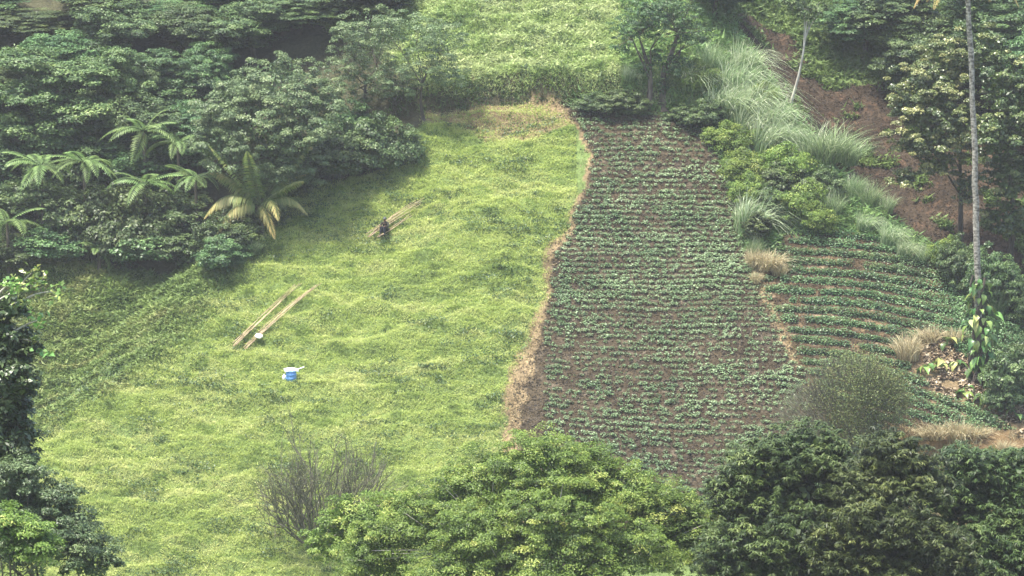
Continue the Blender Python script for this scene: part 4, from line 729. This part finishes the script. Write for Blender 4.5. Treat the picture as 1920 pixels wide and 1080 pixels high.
b = MB(); lathe(b, [(0, 0), (.27, 0), (.30, .03), (.31, .16), (.325, .18), (.31, .2), (.31, .38), (.325, .40), (.31, .42), (.30, .58), (.29, .60), (.27, .60), (.27, .5), (0, .5)]); b.build('body', M['blue'], root, True)
b = MB(); lathe(b, [(.295, .575), (.325, .58), (.325, .625), (.295, .63), (.29, .60)]); b.build('rim', M['blue'], root, True)
def slab(mb, L, W, H, sag=0, n=8):
    s = np.linspace(-.5, .5, n); V = [];
    for k in s:
        zz = sag * (k ** 2); V += [(k * L, -W / 2, zz), (k * L, W / 2, zz), (k * L, W / 2, zz + H), (k * L, -W / 2, zz + H)]
    F = [(0, 1, 2, 3), (4 * n - 4, 4 * n - 1, 4 * n - 2, 4 * n - 3)]
    for i in range(n - 1):
        for j in range(4): a = i * 4 + j; c = i * 4 + (j + 1) % 4; F.append((a, a + 4, c + 4, c))
    mb.add(V, F)
b = MB(); slab(b, .82, .5, .03, -.25); o = b.build('white_board', M['white'], loc=(x + .02, y - .02, z + .66)); o.rotation_euler = (R(10), R(3), R(14)); tag(o, 'white board lying on top of the blue drum', 'board')
b = MB(); slab(b, .62, .13, .025, .1); o = b.build('white_lath', M['white'], loc=(x + .48, y - .1, z + .72)); o.rotation_euler = (0, R(-14), R(10)); tag(o, 'narrow white lath sticking out to the right over the blue drum', 'lath')
x, y, z = G(533, 710); root = empty('white_jug', (x, y, z)); tag(root, 'small white jug in the grass left of the blue drum', 'jug')
b = MB(); lathe(b, [(0, 0), (.10, 0), (.12, .03), (.12, .2), (.09, .27), (.035, .31)], 14); b.build('body', M['white'], root, True)
b = MB(); lathe(b, [(.035, .31), (.045, .32), (.045, .36), (0, .365)], 12); b.build('cap', M['white'], root, True); b = MB(); b.add(*tube(bez((.08, 0, .27), (.19, 0, .24), (.12, 0, .12), 6), .014, 5)); b.build('handle', M['white'], root, True)
x, y, z = G(486, 640); b = MB(); r4 = np.random.default_rng(4); nu, nv = 18, 12; U, Vv = np.meshgrid(np.linspace(0, 2 * math.pi, nu, endpoint=False), np.linspace(-math.pi / 2, math.pi / 2, nv))
sg = lambda v: np.sign(v) * np.abs(v) ** .55; rr = 1 + .12 * (fbm(U * 1.3, Vv * 1.5 + 5, 9, 3) - .5); V = np.stack([.23 * sg(np.cos(Vv)) * sg(np.cos(U)) * rr, .17 * sg(np.cos(Vv)) * sg(np.sin(U)) * rr, .085 * np.sin(Vv) + .03 * rr], -1).reshape(-1, 3)
i = np.arange(nv - 1)[:, None] * nu; j = np.arange(nu)[None]; k = (np.arange(nu) + 1) % nu; b.add(V, np.stack([i + j, i + k[None], i + nu + k[None], i + nu + j], -1).reshape(-1, 4)); o = b.build('white_sack', M['sack'], None, True, (x, y - .05, z + .33)); o.scale = (1.05, 1.05, 1.05); o.rotation_euler = (R(28), R(8), R(-38)); tag(o, 'small white folded sack lying on the lower right bundle of poles', 'sack')

# ------------------------------------------------------------------ the seated person
def skin_obj(name, verts, edges, radii, m, parent, root=0, sub=2):
    me = bpy.data.meshes.new(name); me.from_pydata([Vector(v) for v in verts], edges, []); o = bpy.data.objects.new(name, me); col.objects.link(o); o.parent = parent
    sk = o.modifiers.new('Skin', 'SKIN'); sk.use_smooth_shade = True
    if not me.skin_vertices: me.skin_vertices  # layer comes with the modifier
    for i, r_ in enumerate(radii):
        sv = me.skin_vertices[0].data[i]; sv.radius = (r_, r_) if np.ndim(r_) == 0 else r_; sv.use_root = (i == root)
    ss = o.modifiers.new('Subdivision', 'SUBSURF'); ss.levels = sub; ss.render_levels = sub; me.materials.append(m); return o
M['skin'] = plain_mat('brown_skin', (.12, .065, .04), .55); M['trousers'] = plain_mat('dark_trousers', (.008, .011, .018), .85, .3); M['jacket'] = plain_mat('olive_jacket', (.024, .027, .017), .85, .3); M['cap'] = plain_mat('grey_cap', (.09, .095, .10), .8, .2); M['hair'] = plain_mat('black_hair', (.012, .010, .009), .7); M['shoe'] = plain_mat('dark_boots', (.02, .018, .016), .6)
x, y, z = G(722, 441); pr = empty('person', (x, y, z + .24), R(-20)); tag(pr, 'person sitting on the upper pole bundle in dark trousers, olive top and grey cap', 'person')
# local frame: -Y towards the camera; seat at z=0.08
V = []; E = []; RR = []
def node(p, r_, to=None):
    V.append(p); RR.append(r_); i = len(V) - 1
    if to is not None: E.append((to, i))
    return i
pel = node((0, .10, .12), (.15, .12)); wst = node((0, .10, .30), (.135, .10), pel); chs = node((0, .05, .48), (.16, .115), wst); shb = node((0, .01, .60), (.13, .08), chs); nk = node((0, -.01, .67), .052, shb); hd0 = node((0, -.03, .745), (.072, .08), nk); hd1 = node((0, -.035, .83), (.080, .092), hd0); hd2 = node((0, -.02, .90), (.055, .06), hd1)
node((0, -.125, .785), .014, hd0)                                # nose
for s in (-1, 1):
    hp = node((s * .11, .06, .10), .088, pel); kn = node((s * .11, -.33, .36), .066, hp); an = node((s * .13, -.42, -.06), .042, kn); node((s * .15, -.56, -.10), .034, an)
    sh = node((s * .19, .01, .57), .062, shb); el = node((s * .27, -.12, .36), .042, sh); wr = node((s * .16, -.32, .43), .028, el); pm = node((s * .13, -.385, .43), (.036, .020), wr)
    for k, (dx, L_) in enumerate([(-.026, .062), (-.009, .072), (.009, .068), (.026, .052)]):
        f1 = node((s * .13 + dx, -.415 - L_ * .35, .430), .0085, pm); f2 = node((s * .13 + dx, -.415 - L_ * .75, .412), .008, f1); node((s * .13 + dx * .9, -.415 - L_ * .8, .385), .007, f2)
    t1 = node((s * .13 - s * .040, -.375, .425), .010, pm); node((s * .13 - s * .052, -.405, .410), .008, t1)
    node((s * .082, -.02, .80), .012, hd1)                       # ear
skin_obj('body', V, E, RR, M['skin'], pr)
for s in (-1, 1):
    b = MB(); th = np.linspace(0, 2 * math.pi, 8, endpoint=False); lathe(b, [(0.001, -.009), (.008, -.004), (.008, .004), (0.001, .009)], 8); o = b.build('eye', M['hair'], pr, True, (s * .030, -.117, .805))
jv = [(0, .10, .20), (0, .10, .32), (0, .05, .48), (0, .01, .60), (0, -.01, .645)]; je = [(0, 1), (1, 2), (2, 3), (3, 4)]; jr = [(.165, .135), (.150, .118), (.178, .132), (.150, .095), (.075, .075)]
for s in (-1, 1):
    i = len(jv); jv += [(s * .19, .01, .575), (s * .272, -.12, .36), (s * .175, -.295, .42)]; je += [(3, i), (i, i + 1), (i + 1, i + 2)]; jr += [.076, .056, .044]
skin_obj('jacket', jv, je, jr, M['jacket'], pr)
tv = [(0, .10, .14)]; te = []; tr_ = [(.172, .14)]
for s in (-1, 1):
    i = len(tv); tv += [(s * .11, .05, .11), (s * .12, -.14, .24), (s * .115, -.335, .36), (s * .11, -.385, .14), (s * .13, -.415, -.01)]; te += [(0, i), (i, i + 1), (i + 1, i + 2), (i + 2, i + 3), (i + 3, i + 4)]; tr_ += [.125, .118, .105, .098, .088]
skin_obj('trousers', tv, te, tr_, M['trousers'], pr)
for s in (-1, 1): skin_obj('boot', [(s * .13, -.42, .02), (s * .13, -.43, -.075), (s * .145, -.53, -.10), (s * .155, -.61, -.105)], [(0, 1), (1, 2), (2, 3)], [.056, .058, .046, .036], M['shoe'], pr)
b = MB(); lathe(b, [(.088, .0), (.094, .02), (.09, .065), (.06, .095), (0.001, .102)], 16); o = b.build('cap', M['cap'], pr, True, (0, -.03, .835)); c2 = MB(); n = 9; a = np.linspace(-1.1, 1.1, n)
inn = np.stack([.09 * np.sin(a), -.09 * np.cos(a), 0 * a + .012], 1); out_ = np.stack([.10 * np.sin(a), -.09 * np.cos(a) - .075 * np.cos(a * 1.2), 0 * a - .004], 1); dn_ = np.array([0, 0, .008])
Vb = np.concatenate([inn, out_, inn + dn_, out_ + dn_]); Fb = []
for i in range(n - 1): Fb += [(i, i + n, i + n + 1, i + 1), (i + 2 * n, i + 2 * n + 1, i + 3 * n + 1, i + 3 * n), (i + n, i + 3 * n, i + 3 * n + 1, i + n + 1)]
c2.add(Vb, Fb); c2.build('brim', M['cap'], o, True)
b = MB(); lathe(b, [(.05, -.09), (.082, -.05), (.09, 0), (.088, .03)], 14); b.build('hair', M['hair'], pr, True, (0, .0, .83))

# ------------------------------------------------------------------ haze: a closed box of even, thin air
hm = bpy.data.materials.new('thin_haze'); hm.use_nodes = True; hn = hm.node_tree; hn.nodes.remove(hn.nodes['Principled BSDF'])
pv = hn.nodes.new('ShaderNodeVolumePrincipled'); pv.inputs['Color'].default_value = (.92, .95, 1.0, 1); pv.inputs['Density'].default_value = .00021; pv.inputs['Anisotropy'].default_value = 0.2
hn.links.new(pv.outputs[0], hn.nodes['Material Output'].inputs['Volume'])
b = MB(); x0, x1, y0_, y1, z0, z1 = -950, 950, -110, 1600, -56, 8.0
b.add([(x0, y0_, z0), (x1, y0_, z0), (x1, y1, z0), (x0, y1, z0), (x0, y0_, z1), (x1, y0_, z1), (x1, y1, z1), (x0, y1, z1)], [(0, 3, 2, 1), (4, 5, 6, 7), (0, 1, 5, 4), (1, 2, 6, 5), (2, 3, 7, 6), (3, 0, 4, 7)])
tag(b.build('haze', hm), kind='stuff')
